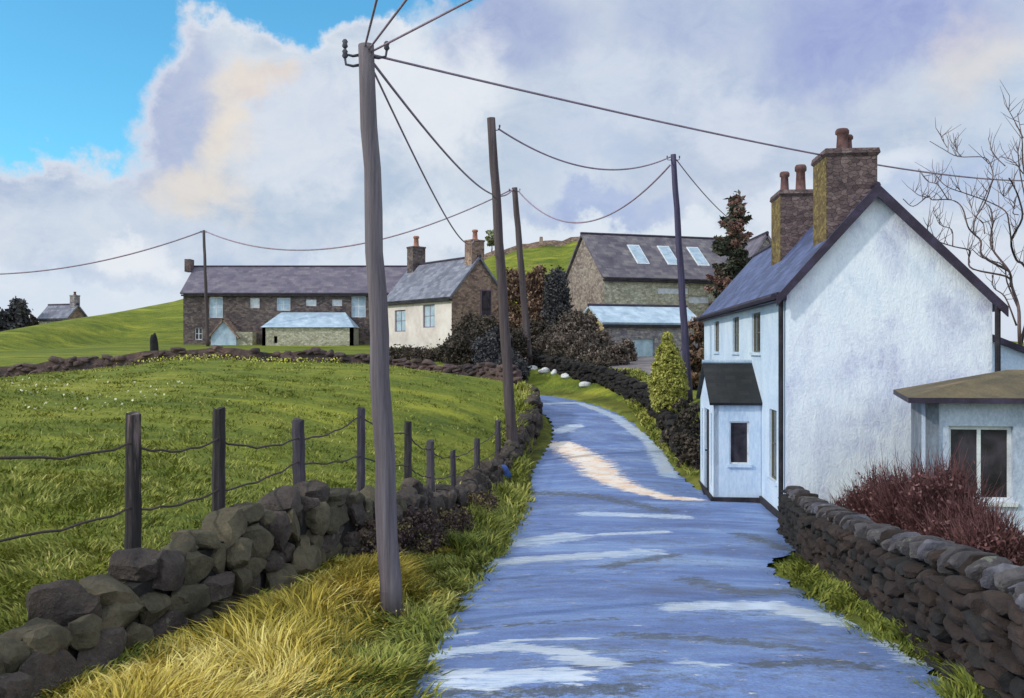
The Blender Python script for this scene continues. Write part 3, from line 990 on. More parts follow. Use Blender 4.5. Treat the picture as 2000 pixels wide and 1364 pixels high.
def stone(c, sx, sy, sz, rs, yaw=0, roll=0, pw=3.4, cuts=8, rough=0):
    """a blocky field stone: superellipsoid with a few flat faces knapped off"""
    V, Fc = ico()
    P = V.copy()
    k = (np.abs(P) ** pw).sum(1) ** (-1 / pw)
    P = P * k[:, None]
    for _ in range(cuts):
        n = rs.normal(size=3)
        n /= np.linalg.norm(n)
        lim = rs.uniform(.6, .95)
        d = P @ n
        P -= np.maximum(d - lim, 0)[:, None] * n * .95
    f = rs.uniform(1.5, 3, 3)
    ph = rs.uniform(0, 6, 3)
    P += .045 * np.sin(P[:, [1, 2, 0]] * f * 2 + ph) + .018 * np.sin(P[:, [2, 0, 1]] * f * 5 + ph * 2)
    if rough:
        off = Vector(rs.uniform(-9, 9, 3))
        q = np.array([mnoise.fractal(Vector(p) * 2.2 + off, 1.0, 2.0, 4) for p in V])
        P *= (1 + rough * q)[:, None]
    P *= np.array([sx, sy, sz]) * .5
    cr, sr = math.cos(roll), math.sin(roll)
    x, z = P[:, 0] * cr - P[:, 2] * sr, P[:, 0] * sr + P[:, 2] * cr
    cy, sy_ = math.cos(yaw), math.sin(yaw)
    P = np.stack([x * cy - P[:, 1] * sy_, x * sy_ + P[:, 1] * cy, z], 1) + np.array(c)
    return P, Fc


def path_along(xf, y0, y1, step=.05):
    ys = np.arange(y0, y1, step)
    xs = xf(ys)
    d = np.concatenate([[0], np.cumsum(np.hypot(np.diff(xs), np.diff(ys)))])
    return ys, xs, d


def core_strip(name, pts, tops, foots, half, mat, parent):
    m = MB()
    V, F = [], []
    n = len(pts)
    for i, (x, y) in enumerate(pts):
        a = pts[max(i - 1, 0)]
        b = pts[min(i + 1, n - 1)]
        t = Vector((b[0] - a[0], b[1] - a[1], 0)).normalized()
        nn = Vector((-t.y, t.x, 0))
        for s, z, wd in ((1, foots[i], 1.15), (1, tops[i], .85), (-1, tops[i], .85), (-1, foots[i], 1.15)):
            V.append((x + nn.x * s * half * wd, y + nn.y * s * half * wd, z))
    for i in range(n - 1):
        for k in range(3):
            F.append((i * 4 + k, i * 4 + k + 1, (i + 1) * 4 + k + 1, (i + 1) * 4 + k))
    F.append((0, 1, 2, 3))
    F.append(tuple((n - 1) * 4 + k for k in (3, 2, 1, 0)))
    m.add(V, F)
    return m.build(name, mat, parent)


def dry_wall(root, xf, topf, footf, y0, y1, half, smin, smax, hmin, hmax, mats, seed, limit, sides=(1, -1), part='stone', jit=.055, topx=1.0):
    """courses of stones along a wall; the first `limit` are parts of their own, the rest one part"""
    rs = np.random.default_rng(seed)
    ys, xs, d = path_along(xf, y0, y1)
    L = d[-1]
    restV, restF, nb = [], [], 0
    count = 0
    items = []
    for side in sides:
        s = rs.uniform(0, .2)
        level = {}
        zc = 0.0
        row = 0
        while row < 8:
            s = rs.uniform(-.2, 0.1)
            hrow = rs.uniform(hmin, hmax)
            anyp = False
            while s < L:
                w = rs.uniform(smin, smax)
                c = s + w / 2
                if c < L:
                    y = np.interp(c, d, ys)
                    x = np.interp(c, d, xs)
                    zt, zf = float(topf(y)), float(footf(x, y))
                    z0 = zf - .08 + zc
                    if z0 + hrow * .55 < zt:
                        anyp = True
                        hh = min(hrow * rs.uniform(.95, 1.25), max(.12, zt - z0 + .08))
                        dx = np.interp(c + .1, d, xs) - np.interp(c - .1, d, xs)
                        dy = np.interp(c + .1, d, ys) - np.interp(c - .1, d, ys)
                        yaw = math.atan2(dy, dx)
                        nx_, ny_ = -math.sin(yaw), math.cos(yaw)
                        off = -side * half * (1.0 - .25 * (z0 - zf) / max(.3, zt - zf)) + rs.normal() * jit
                        dep = half * rs.uniform(1.0, 1.4)
                        items.append((y, side, (x + nx_ * off, y + ny_ * off, z0 + hh / 2), w * 1.04, dep, hh * 1.06, yaw + rs.normal() * .12, rs.normal() * .12))
                s += w * .97
            zc += hrow * .88
            row += 1
            if not anyp:
                break
        # coping course lying along the top
    s = rs.uniform(-.1, .1)
    while s < L:
        w = rs.uniform(smin * topx, smax * topx)
        c = s + w / 2
        if c < L:
            y = np.interp(c, d, ys)
            x = np.interp(c, d, xs)
            dx = np.interp(c + .1, d, xs) - np.interp(c - .1, d, xs)
            dy = np.interp(c + .1, d, ys) - np.interp(c - .1, d, ys)
            hh = rs.uniform(hmin, hmax) * 1.0
            items.append((y, 0, (x, y, float(topf(y)) - hh * .12 + rs.normal() * .06), w * 1.05, half * 2.1 * rs.uniform(.8, 1.25), hh * rs.uniform(.8, 1.35), math.atan2(dy, dx) + rs.normal() * .25, rs.normal() * .3))
        s += w * .95
    vis = [i for i, it in enumerate(items) if it[1] >= 0]
    vis.sort(key=lambda i: items[i][0])
    own = set(vis[:limit])
    for i, it in enumerate(items):
        P, Fc = stone(it[2], it[3], it[4], it[5], rs, it[6], it[7], rough=.09 if it[0] < 18 else 0)
        if i in own:
            link_mesh(part, P, Fc, mats[int(rs.integers(0, len(mats)))], root, smooth=True, uv=False, sharp=24)
        else:
            restV.append(P)
            restF.append(Fc + nb)
            nb += len(P)
    if restV:
        o = link_mesh('stonework', np.concatenate(restV), np.concatenate(restF), mats[-1], root, smooth=True, uv=False, sharp=24)
        o['kind'] = 'stuff'


# left wall beside the verge
lw = thing('dry_stone_wall', (float(wall_x(8)), 8, 0.0), 'tumbled dry stone wall of big brown boulders below the wire fence, left of the lane', 'wall')
ysl = np.arange(3.5, 36.01, .4)
core_strip('wall_core', [(float(wall_x(y)), y) for y in ysl], [float(wall_top(y)) - .08 for y in ysl],
           [min(float(wall_top(y)) - .5, h1(float(wall_x(y)) + .4, y)) - .2 for y in ysl], .17, M['core'], lw)
foot_l = lambda x, y: max(h1(x + .35, y), float(wall_top(y)) - 1.0)
dry_wall(lw, wall_x, wall_top, foot_l, 4.6, 14.0, .2, .24, .68, .2, .38, [M['stone'], M['stonepurple'], M['stone']], 11, 96, (1,))
dry_wall(lw, wall_x, wall_top, foot_l, 14.0, 36, .2, .3, .6, .22, .32, [M['stonepurple']], 12, 0, (1,))

# far wall of the field, running left behind the crest
fpts = [(.2, 37.9), (-1.6, 39.9), (-4, 40.7), (-8, 41.0), (-14, 41.1), (-20, 41.3), (-26, 41.8), (-34, 42.6), (-46, 43.6)]
fp = catmull([(a, b) for a, b in fpts], 8)
fw = thing('field_wall', (-14, 41.1, h1(-14, 40.5)), 'long low dark red stone wall along the far edge of the green field', 'wall')
ft = [h1(x, min(y, 41.05) - .6) + .55 + .07 * math.sin(i * 1.3) + .05 * math.sin(i * .37) for i, (x, y) in enumerate(fp)]
ff = [h1(x, 42.1) - .6 for x, y in fp]
core_strip('wall_body', [tuple(p) for p in fp], ft, ff, .3, M['fieldwall'], fw)
rs_ = np.random.default_rng(5)
VV, FF, nb = [], [], 0
for i in range(0, len(fp) - 1):
    for k in range(4):
        t = (k + rs_.uniform(0, 1)) / 4
        x, y = fp[i] * (1 - t) + fp[i + 1] * t
        z = ft[i] * (1 - t) + ft[i + 1] * t
        P, Fc = stone((x, y - .12, z - rs_.uniform(-.05, .5)), rs_.uniform(.3, .7), .6, rs_.uniform(.2, .34), rs_, 0, rs_.normal() * .2)
        VV.append(P)
        FF.append(Fc + nb)
        nb += len(P)
o = link_mesh('stonework', np.concatenate(VV), np.concatenate(FF), M['fieldwall'], fw, smooth=True, uv=False)
o['kind'] = 'stuff'

# right wall with upright coping stones
rtop = smooth_table([(-30, 1.0), (3, .86), (6.4, .84), (8, .64), (10, .42), (12, .18), (14.5, -.05), (17.6, -.25), (20, -.3)], .6)
rw = thing('garden_wall', (float(RWALL(10)), 10, h1(float(RWALL(10)) - .3, 10)), 'brown rubble garden wall with upright coping stones, right of the lane', 'wall')
ysr = np.arange(3.0, 17.7, .4)
core_strip('wall_core', [(float(RWALL(y)), y) for y in ysr], [float(rtop(y)) - .06 for y in ysr],
           [h1(float(RWALL(y)) - .3, y) - .3 for y in ysr], .15, M['core'], rw)
foot_r = lambda x, y: h1(x - .3, y)
rs_ = np.random.default_rng(31)
ys, xs, d = path_along(RWALL, 3.0, 17.5)
VV, FF, nb = [], [], 0
VD, FD, nd_ = [], [], 0
for side in (1, -1):
    zc = 0
    for row in range(16):
        hr = rs_.uniform(.09, .17)
        s = rs_.uniform(0, .2)
        while s < d[-1]:
            w = rs_.uniform(.14, .44)
            y = np.interp(s, d, ys)
            x = np.interp(s, d, xs)
            z0 = foot_r(x, y) - .1 + zc
            if z0 + hr * .6 < rtop(y) - .02:
                yaw = math.atan2(np.interp(s + .1, d, ys) - np.interp(s - .1, d, ys), np.interp(s + .1, d, xs) - np.interp(s - .1, d, xs))
                off = side * .17
                P, Fc = stone((x - math.sin(yaw) * off + rs_.normal() * .012, y + math.cos(yaw) * off, z0 + hr / 2), w * 1.05, .2 * rs_.uniform(.9, 1.3), hr * 1.12, rs_, yaw, rs_.normal() * .09, 3.4, 7)
                if rs_.uniform() < .3 or y > 14.6:
                    VD.append(P); FD.append(Fc + nd_); nd_ += len(P)
                else:
                    VV.append(P); FF.append(Fc + nb); nb += len(P)
            s += w * .98
        zc += hr * .92
for V_, F_, mt in ((VV, FF, 'rubble'), (VD, FD, 'rubble_dark')):
    o = link_mesh('stonework', np.concatenate(V_), np.concatenate(F_), M[mt], rw, smooth=True, uv=False, sharp=24)
    o['kind'] = 'stuff'
s = .1
while s < d[-1] - .2:
    w = rs_.uniform(.1, .2)
    y = np.interp(s, d, ys)
    x = np.interp(s, d, xs)
    yaw = math.atan2(np.interp(s + .1, d, ys) - np.interp(s - .1, d, ys), np.interp(s + .1, d, xs) - np.interp(s - .1, d, xs))
    hh = rs_.uniform(.16, .27)
    P, Fc = stone((x, y, float(rtop(y)) + hh * .25), w * .9, .38 * rs_.uniform(.8, 1.15), hh, rs_, yaw + rs_.normal() * .12, .4 + rs_.normal() * .18, 3.4, 7, .06)
    link_mesh('coping_stone', P, Fc, (M['stonegrey'], M['coping'], M['rubble'], M['coping'])[int(rs_.integers(0, 4))], rw, smooth=True, uv=False, sharp=24)
    s += w * 1.02

# ------------------------------------------------------------------ wire fence on the field side of the wall
POSTS = [(-80, 800, 1075, 6.0, 30), (258, 805, 1075, 7.95, 30), (427, 797, 1030, 9.1, 25), (587, 820, 960, 10.9, 25), (703, 796, 960, 12.3, 17),
         (796, 822, 965, 14.8, 15), (841, 860, 985, 16.4, 15), (886, 880, 965, 18.4, 12), (932, 857, 935, 21.6, 12), (973, 822, 905, 25.2, 12), (996, 806, 892, 27.6, 12)]
fence = thing('wire_fence', at(258, 1075, 7.95), 'old wire fence of leaning dark wooden posts along the top of the boulder wall', 'fence')
pp = []
for i, (px, t, b, y, w) in enumerate(POSTS):
    y += .42 if i < 6 else .25
    base = at(px, b, y)
    top = at(px, t, y)
    # keep its foot in the turf
    base.z = min(base.z, h1(base.x, base.y)) - .2
    r = w * y / FPX / 2
    m = MB()
    lean = Vector((random.uniform(-.03, .03), random.uniform(-.02, .02), 0))
    n = 9
    ring = []
    jit = [random.uniform(.86, 1.12) for _ in range(8)]
    pts = [base.lerp(top + lean, k / n) for k in range(n + 1)]
    V, F = [], []
    for k, p in enumerate(pts):
        for q in range(8):
            a = 2 * math.pi * q / 8 + .3
            rr = r * jit[q] * (1 + .06 * math.sin(k * 2.1 + q)) * (1.05 - .1 * k / n)
            z = p.z + (random.uniform(-.03, .02) if k == n else 0)
            V.append((p.x + math.cos(a) * rr, p.y + math.sin(a) * rr, z))
    for k in range(n):
        for q in range(8):
            F.append((k * 8 + q, k * 8 + (q + 1) % 8, (k + 1) * 8 + (q + 1) % 8, (k + 1) * 8 + q))
    F.append(tuple(n * 8 + q for q in range(8)))
    m.add(V, F).build('fence_post', M['post'] if i in (0, 1, 2, 5) else M['postpurple'], fence)
    pp.append((top + lean, r))
WY = [(890, 1085), (876, 1008), (866, 970), (862, 910), (816, 897), (850, 915), (880, 935), (893, 930), (870, 905), (838, 880), (826, 868)]
for strand in (0, 1):
    m = MB()
    pts = []
    for i in range(len(pp) - 1):
        a, b = pp[i][0].copy(), pp[i + 1][0].copy()
        a.z = at(0, WY[i][strand], POSTS[i][3]).z
        b.z = at(0, WY[i + 1][strand], POSTS[i + 1][3]).z
        a.y -= pp[i][1]
        b.y -= pp[i + 1][1]
        for k in range(9):
            t = k / 9
            p = a.lerp(b, t)
            p.z -= .09 * 4 * t * (1 - t) * (.6 if strand else 1) - .012 * math.sin(k * 2.2 + i)
            pts.append(p)
    pts.append(b)
    m.tube(pts, .011, 6).build('fence_wire', M['fencewire'], fence, smooth=True)

# ------------------------------------------------------------------ poles and wires
def pole(top, base, r0, r1, mat, label, hooks=(), name='telegraph_pole', cap=True):
    base = Vector(base)
    base.z = min(base.z, h1(base.x, base.y)) - .05
    top = Vector(top)
    root = thing(name, base, label, 'pole', 'wooden telegraph poles')
    m = MB()
    n = 14
    pts = [base.lerp(top, k / n) for k in range(n + 1)]
    for k in range(1, n):
        pts[k].x += .012 * math.sin(k * 1.9)
    m.tube(pts, [(r0 + (r1 - r0) * k / n) * (1 + .02 * math.sin(k * 2.7)) for k in range(n + 1)], 14)
    m.build('shaft', mat, root, smooth=True)
    for hk in hooks:
        k = MB()
        p = top - Vector((0, 0, hk[1]))
        sx = hk[0]
        k.tube([p + Vector((sx * r1 * .8, 0, 0)), p + Vector((sx * (r1 + .05), -.01, -.015)), p + Vector((sx * (r1 + .12), -.015, 0.0)), p + Vector((sx * (r1 + .13), -.015, .06))], [.016, .014, .013, .012], 8)
        b = k.build('bracket', M['metal'], root, smooth=True)
        q = MB()
        c = p + Vector((sx * (r1 + .13), -.015, .06))
        q.tube([c, c + Vector((0, 0, .02)), c + Vector((0, 0, .05)), c + Vector((0, 0, .07)), c + Vector((0, 0, .09))], [.014, .03, .022, .03, .016], 10)
        q.build('insulator', M['stonegrey'], b, smooth=True)
    return root


P1t, P1b = at(715, 88, 9.2), at(765, 1192, 9.2)
P2t, P2b = at(967, 231, 27.4), at(1011, 905, 27.4)
P3t, P3b = at(1005, 367, 48.5), at(1035, 725, 48.5)
P4t, P4b = at(1315, 302, 34.5), at(1346, 760, 34.5)
P5t, P5b = at(398, 450, 77.5), at(406, 674, 77.5)
P2t.x -= .12; P2b.x -= .12
pole(P1t, P1b, .112, .078, M['pole'], 'tallest grey weathered telegraph pole standing in the yellow verge left of the lane', ((-1, .1), (-1, .2), (1, .12)))
pole(P2t, P2b, .17, .125, M['poledark'], 'dark brown telegraph pole rising beside the boulder wall at the lane bend', ((1, .35),))
pole(P3t, P3b, .2, .15, M['poledark'], 'shorter dark telegraph pole just right of the brown one, rising from the hedge', ((1, .2), (-1, .2)))
pole(P4t, P4b, .15, .1, M['poleblue'], 'slim blue black telegraph pole at the far corner of the white house', ((1, .2), (-1, .2)))
pole(P5t, P5b, .15, .11, M['poledark'], 'thin distant telegraph pole in front of the long dark farmhouse', ((1, .2), (-1, .2)))


def wire(a, b, sag, r, label, n=34, r2=None):
    a, b = Vector(a), Vector(b)
    pts = []
    for k in range(n + 1):
        t = k / n
        p = a.lerp(b, t)
        p.z -= 4 * sag * t * (1 - t)
        pts.append(p)
    r2 = r2 or r
    m = MB().tube(pts, [r + (r2 - r) * k / n for k in range(n + 1)], 6)
    o = m.build('overhead_wire', M['wire'], None, loc=a, smooth=True)
    return tag(o, label, 'wire', 'overhead telegraph wires')


W0 = P1t + Vector((.06, 0, -.1))
W1 = P1t + Vector((.07, 0, -.18))
wire(W0, at(2060, 352, 40), .42, .013, 'longest wire, from the grey pole across the sky and behind the chimneys to the right', r2=.03)
wire(W1, P3t + Vector((-.1, 0, -.1)), .75, .014, 'wire from the grey pole down to the shorter dark pole in the hedge', r2=.04)
wire(W1 + Vector((-.02, 0, -.03)), at(926, 470, 69.8), .85, .011, 'wire from the grey pole to the chimney of the cream cottage', r2=.045)
wire(P1t + Vector((.0, -.06, -.03)), Vector((1.05, -3, 3.8)), .0, .011, 'leftmost of three wires leaving the grey pole top upwards out of the picture')
wire(P1t + Vector((.04, -.06, -.06)), Vector((2.9, -3, 4.75)), .0, .011, 'middle of three wires leaving the grey pole top upwards out of the picture')
wire(P1t + Vector((.06, -.04, -.08)), Vector((7.0, -1, 6.1)), .1, .012, 'rightmost of three wires leaving the grey pole top upwards out of the picture')
wire(P2t + Vector((.22, 0, -.32)), P4t + Vector((-.12, 0, -.1)), .8, .028, 'wire sagging from the dark brown pole to the slim blue black pole')
wire(P3t + Vector((.2, 0, -.18)), P4t + Vector((-.12, 0, -.4)), 1.9, .034, 'deeply sagging wire from the shorter dark pole to the slim blue black pole')
wire(P4t + Vector((.12, 0, -.2)), at(1425, 428, 46), .15, .022, 'short faint wire dropping from the blue black pole to the spruce')
wire(P3t + Vector((-.2, 0, -.12)), P5t + Vector((.15, 0, -.1)), 2.3, .04, 'wire hanging from the shorter dark pole left to the distant farm pole', r2=.06)
wire(P5t + Vector((-.15, 0, -.1)), at(-160, 530, 84), 1.5, .06, 'wire hanging from the distant farm pole away to the left edge')

# ------------------------------------------------------------------ the white house
th = math.atan(.089)
sd = Vector((math.sin(th), math.cos(th), 0))        # along the road side, away
gd = Vector((math.cos(th), -math.sin(th), 0))       # along the gable, to the right
HO = Vector((5.47, 18.4, -.98))
HL, HW = 13.7, 3.95
EL, ER, AP, AS = 3.67, 3.42, 5.62, 1.72             # eaves left, right, apex height, apex distance
house = thing('white_house', HO, 'white two storey cottage with blue slate roof, chimneys and a gabled porch on the lane', 'house')


def HP(a, t, z):
    return Vector((HO.x + gd.x * a + sd.x * t, HO.y + gd.y * a + sd.y * t, z))


# lane side wall (outward = -gd)
holes = [(.95, 1.75, -.3, 1.2), (2.85, 4.0, 2.42, 3.36), (6.0, 7.1, 2.42, 3.36), (9.9, 11.0, 2.42, 3.36)]
r_, n_ = (sd.x, sd.y), (-gd.x, -gd.y)
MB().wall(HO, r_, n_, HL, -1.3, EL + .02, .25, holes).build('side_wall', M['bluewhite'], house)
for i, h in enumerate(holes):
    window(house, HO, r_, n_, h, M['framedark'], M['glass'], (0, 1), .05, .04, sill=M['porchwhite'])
# gable towards the camera, far gable and rear wall
for t0, t1, nm in ((0.0, .3, 'gable_wall'), (HL - .3, HL, 'far_gable_wall')):
    lo_ = .252 if nm == 'gable_wall' else .252
    loop = [(0.003, -1.3), (HW, -1.3), (HW, ER), (AS, AP - .05), (0.003, EL)]
    MB().hexa([HP(a, t0 - (.004 if t0 == 0 else 0), z) for a, z in loop], [HP(a, t1, z) for a, z in loop]).build(nm, M['white'], house)
MB().wall(HP(HW, 0, 0), r_, (gd.x, gd.y), HL, -1.3, ER, .25).build('rear_wall', M['white'], house)
# roof slabs, overhanging
ov = .22
sl = (AP - EL) / AS
sr = (AP - ER) / (HW - AS)
up = .1
RL = [HP(-ov, -.16, EL - ov * sl + up), HP(-ov, HL + .15, EL - ov * sl + up), HP(AS, HL + .15, AP + up), HP(AS, -.16, AP + up)]
RR_ = [HP(HW + ov, -.16, ER - ov * sr + up), HP(HW + ov, HL + .15, ER - ov * sr + up), HP(AS, HL + .15, AP + up), HP(AS, -.16, AP + up)]
rm_ = MB().slab(RL, .09)
rm_.slab(RR_, .09)
roof = rm_.build('roof', M['slate_blue'], house)
mr = MB()
mr.tube([HP(AS, -.17, AP + up), HP(AS, HL + .16, AP + up)], .07, 8)
mr.build('ridge_tile', M['barge'], roof)
# bargeboards on the near gable
for nm, e, z0 in (('L', -ov, EL - ov * sl), ('R', HW + ov, ER - ov * sr)):
    m = MB()
    dz = -.23
    a = [HP(e, -.165, z0 + up + .02), HP(AS, -.165, AP + up + .03), HP(AS, -.165, AP + up + dz), HP(e, -.165, z0 + up + dz + .05)]
    b = [p + (-sd) * .045 for p in a]
    if nm == 'R':
        a, b = a[::-1], b[::-1]
    m.hexa(a, b)
    m.build('bargeboard', M['barge'], house)
# eaves gutter and downpipes
m = MB()
m.box(HP(-.003, -.1, 0), r_, n_, 0, HL + .2, .0, .2, EL - .2, EL - .04)
m.build('eaves_board', M['barge'], house)
m = MB().tube([HP(-ov - .05, -.15, EL - .23 + up), HP(-ov - .05, HL, EL - .23 + up)], .06, 8)
m.build('gutter', M['barge'], house)
m = MB().tube([HP(-.08, .1, EL - .2), HP(-.08, .1, 0), HP(-.08, .1, -1.0)], .05, 8)
m.build('downpipe', M['plinth'], house)
m = MB().tube([HP(HW + .07, -.08, ER + .02), HP(HW + .07, -.08, -1.0)], .055, 8)
m.build('downpipe', M['plinth'], house)
m = MB()
m.box(HP(-.0, 0, 0), r_, n_, 0, HL, .004, .05, -1.4, -.86)
m.build('plinth', M['plinth'], house)


def chimney(root, ctr, ax, ay, w, d, z0, z1, mat, matside, potmat, pots, capm=None):
    """stack with a flared cap; pots as sub-parts. ax across, ay along"""
    m = MB()

    def ring(s, z):
        return [ctr + ax * (i * w / 2 * s) + ay * (j * d / 2 * s) + Vector((0, 0, z - ctr.z)) for i, j in ((-1, -1), (1, -1), (1, 1), (-1, 1))]
    m.hexa(ring(1, z0), ring(1, z1 - .16))
    m.hexa(ring(1.0, z1 - .159), ring(1.1, z1 - .1))
    m.hexa(ring(1.1, z1 - .099), ring(1.06, z1))
    c = m.build('chimney', mat, root)
    if matside:
        k = MB()
        a = [ctr + ax * (-w / 2) + ay * (-d / 2), ctr + ax * (-w / 2) + ay * (d / 2)]
        q = [Vector((p.x, p.y, z0)) for p in a] + [Vector((p.x, p.y, z1 - .16)) for p in a[::-1]]
        k.hexa([p - ax * .012 for p in q], [p - ax * .003 for p in q])
        k.build('sunlit_face', matside, c)  # thin face whose yellow is sunlight painted on the stack
    for (u, v, hh, r) in pots:
        p = ctr + ax * u + ay * v
        p = Vector((p.x, p.y, z1))
        MB().tube([p, p + Vector((0, 0, .06)), p + Vector((0, 0, .1)), p + Vector((0, 0, hh * .75)), p + Vector((0, 0, hh * .8)), p + Vector((0, 0, hh * .92)), p + Vector((0, 0, hh))],
                  [r * 1.5, r * 1.4, r, r * .85, r * 1.15, r * 1.15, r * .9], 12).build('chimney_pot', potmat, c, smooth=True)
    return c


c1 = HP(AS - .42, .62, 0)
chimney(house, c1, gd, sd, .98, 1.1, 4.6, 6.5, M['chimney'], M['chimney_y'], M['pot'], ((-.06, -.05, .5, .12), (.1, .16, .42, .1)))
c2 = HP(AS - .42, 5.2, 0)
chimney(house, c2, gd, sd, .98, 1.15, 4.4, 6.46, M['chimney'], M['chimney_y'], M['pot'], ((-.28, 0, .55, .11), (.12, 0, .72, .13)))

# porch on the lane side
pt0, pw_, pd_ = 2.7, 2.6, 1.08
PE, PA = 1.3, 2.12
n3 = -gd
PO = HP(0, pt0, 0)
q = lambda a, t, z: HP(-a, pt0 + t, z)
# near wall with window
porch_near = MB().wall(q(pd_, 0, 0), (gd.x, gd.y), (-sd.x, -sd.y), pd_ - .01, -1.35, PE, .12, [(.36, .8, -.14, .84)])
porch = porch_near.build('porch', M['porchwhite'], house)
window(house, q(pd_, 0, 0), (gd.x, gd.y), (-sd.x, -sd.y), (.36, .8, -.14, .84), M['frame'], M['glassdark'], (0, 0), .04, .035, sill=M['porchwhite'])
MB().wall(q(pd_, pw_, 0), (gd.x, gd.y), (sd.x, sd.y), pd_ - .01, -1.35, PE, .12).build('porch_side', M['porchwhite'], porch)
# lane face with door opening
fx = MB().wall(q(pd_ + .003, 0, 0), r_, n_, pw_, -1.35, PE, .12, [(.25, .5, -.7, 1.0), (.8, 1.75, -1.0, 1.05), (2.05, 2.32, -.7, 1.0)])
fx.hexa([q(pd_ + .003, 0, PE + .001), q(pd_ + .003, pw_, PE + .001), q(pd_ + .003, pw_ / 2, PA)], [q(pd_ - .117, 0, PE + .001), q(pd_ - .117, pw_, PE + .001), q(pd_ - .117, pw_ / 2, PA)])
fx.build('porch_front', M['bluewhite'], porch)
dm = MB()
dm.box(q(pd_, 0, 0), r_, n_, .8, 1.75, -.1, -.06, -1.0, 1.05)
for a0, a1 in ((.86, 1.22), (1.33, 1.69)):
    dm.box(q(pd_, 0, 0), r_, n_, a0, a1, -.06, -.045, -.9, -.05)
    dm.box(q(pd_, 0, 0), r_, n_, a0, a1, -.06, -.045, .05, .95)
door = dm.build('door', M['plinth'], house)
MB().tube([q(pd_ - .045, 1.62, 0.0), q(pd_ + .0, 1.62, .0)], .025, 8).build('door_knob', M['metal'], door)
for h in ((.25, .5, -.7, 1.0), (2.05, 2.32, -.7, 1.0)):
    window(house, q(pd_, 0, 0), r_, n_, h, M['frame'], M['glassdark'], (0, 1), .05, .03)
pr = MB()
for s in (0, 1):
    t_e = -.14 if s == 0 else pw_ + .14
    zs = PE - .14 * (PA - PE) / (pw_ / 2)
    pr.slab([q(pd_ + .1, t_e, zs + .06), q(0.0, t_e, zs + .06), q(0.0, pw_ / 2, PA + .06), q(pd_ + .1, pw_ / 2, PA + .06)], .07)
proof = pr.build('porch_roof', M['slate_black'], house)
MB().tube([q(0.0, pw_ / 2, PA + .07), q(pd_ + .11, pw_ / 2, PA + .07)], .05, 8).build('ridge_tile', M['paleblue'], proof)
m = MB()
m.box(q(pd_, -.05, 0), r_, n_, 0, pw_ + .1, .006, .06, -1.4, -.9)
m.box(q(pd_, -.006, 0), (gd.x, gd.y), (-sd.x, -sd.y), -.05, pd_, .0, .05, -1.4, -.9)
m.build('porch_plinth', M['plinth'], house)
# lean-to behind the right hand side
LT = [HP(HW, 2.2, 0), HP(HW + 3.2, 2.2, 0), HP(HW + 3.2, 7, 0), HP(HW, 7, 0)]
lz = [3.05, 1.75, 1.75, 3.05]
MB().hexa([Vector((p.x, p.y, -1.2)) for p in LT], [Vector((p.x, p.y, z)) for p, z in zip(LT, lz)]).build('lean_to_wall', M['bluewhite'], house)
a, b, c, d_ = [Vector((p.x, p.y, z + .12)) for p, z in zip(LT, lz)]
m = MB()
m.slab([a - sd * .15, b - sd * .15 + gd * .15 - Vector((0, 0, .06)), c + gd * .15 - Vector((0, 0, .06)), d_], .12)
m.build('lean_to_roof', M['barge'], house)

# ------------------------------------------------------------------ grey annex by the garden
AY = 15.0
ao = at(1808, 700, AY)
adir = Vector((1, -.1, 0)).normalized()
aback = Vector((.315, .95, 0)).normalized()
ao.z = -.9
annex = thing('grey_outbuilding', ao, 'low grey rendered outbuilding with a mossy brown hipped roof, behind the garden wall', 'outbuilding')
AW, AD, AZ = 5.0, 2.5, 1.62
A0 = ao
A1 = ao + adir * AW
A2 = A1 + aback * AD
A3 = ao + aback * AD
an = Vector((adir.y, -adir.x, 0))
hole = (.38, 1.34, -.02 + .0, 1.22)
hole = (.36, 1.36, .03, 1.25)
MB().wall(A0, (adir.x, adir.y), (an.x, an.y), AW, -1.2, AZ, .2, [hole, (2.6, 3.5, -.9, 1.15)]).build('front_wall', M['annexwall'], annex)
window(annex, A0, (adir.x, adir.y), (an.x, an.y), hole, M['frame'], M['glassdark'], (1, 0), .08, .06, sill=M['frame'])
dm = MB()
dm.box(A0, (adir.x, adir.y), (an.x, an.y), 2.6, 3.5, -.12, -.07, -.9, 1.15)
dm.build('door', M['paleblue'], annex)
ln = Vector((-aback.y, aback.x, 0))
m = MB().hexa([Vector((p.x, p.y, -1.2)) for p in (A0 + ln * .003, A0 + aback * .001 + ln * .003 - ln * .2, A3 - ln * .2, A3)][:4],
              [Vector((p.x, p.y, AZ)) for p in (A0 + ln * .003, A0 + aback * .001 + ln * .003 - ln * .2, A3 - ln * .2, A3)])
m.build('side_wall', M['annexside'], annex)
MB().hexa([Vector((p.x, p.y, -1.2)) for p in (A3, A2, A2 - aback * .2, A3 - aback * .2)], [Vector((p.x, p.y, AZ)) for p in (A3, A2, A2 - aback * .2, A3 - aback * .2)]).build('rear_wall', M['annexwall'], annex)
MB().hexa([Vector((p.x, p.y, -1.2)) for p in (A1, A2, A2 - adir * .2, A1 - adir * .2)], [Vector((p.x, p.y, AZ)) for p in (A1, A2, A2 - adir * .2, A1 - adir * .2)]).build('end_wall', M['annexwall'], annex)
o_ = .3
E = [A0 - adir * o_ - aback * o_, A1 + adir * o_ - aback * o_, A2 + adir * o_ + aback * o_, A3 - adir * o_ + aback * o_]
E = [Vector((p.x, p.y, AZ + .1)) for p in E]
m1 = A0 + aback * (AD / 2) + adir * 1.5
m2 = A1 + aback * (AD / 2) - adir * 1.5
R1 = Vector((m1.x, m1.y, AZ + .52))
R2 = Vector((m2.x, m2.y, AZ + .52))
m = MB()
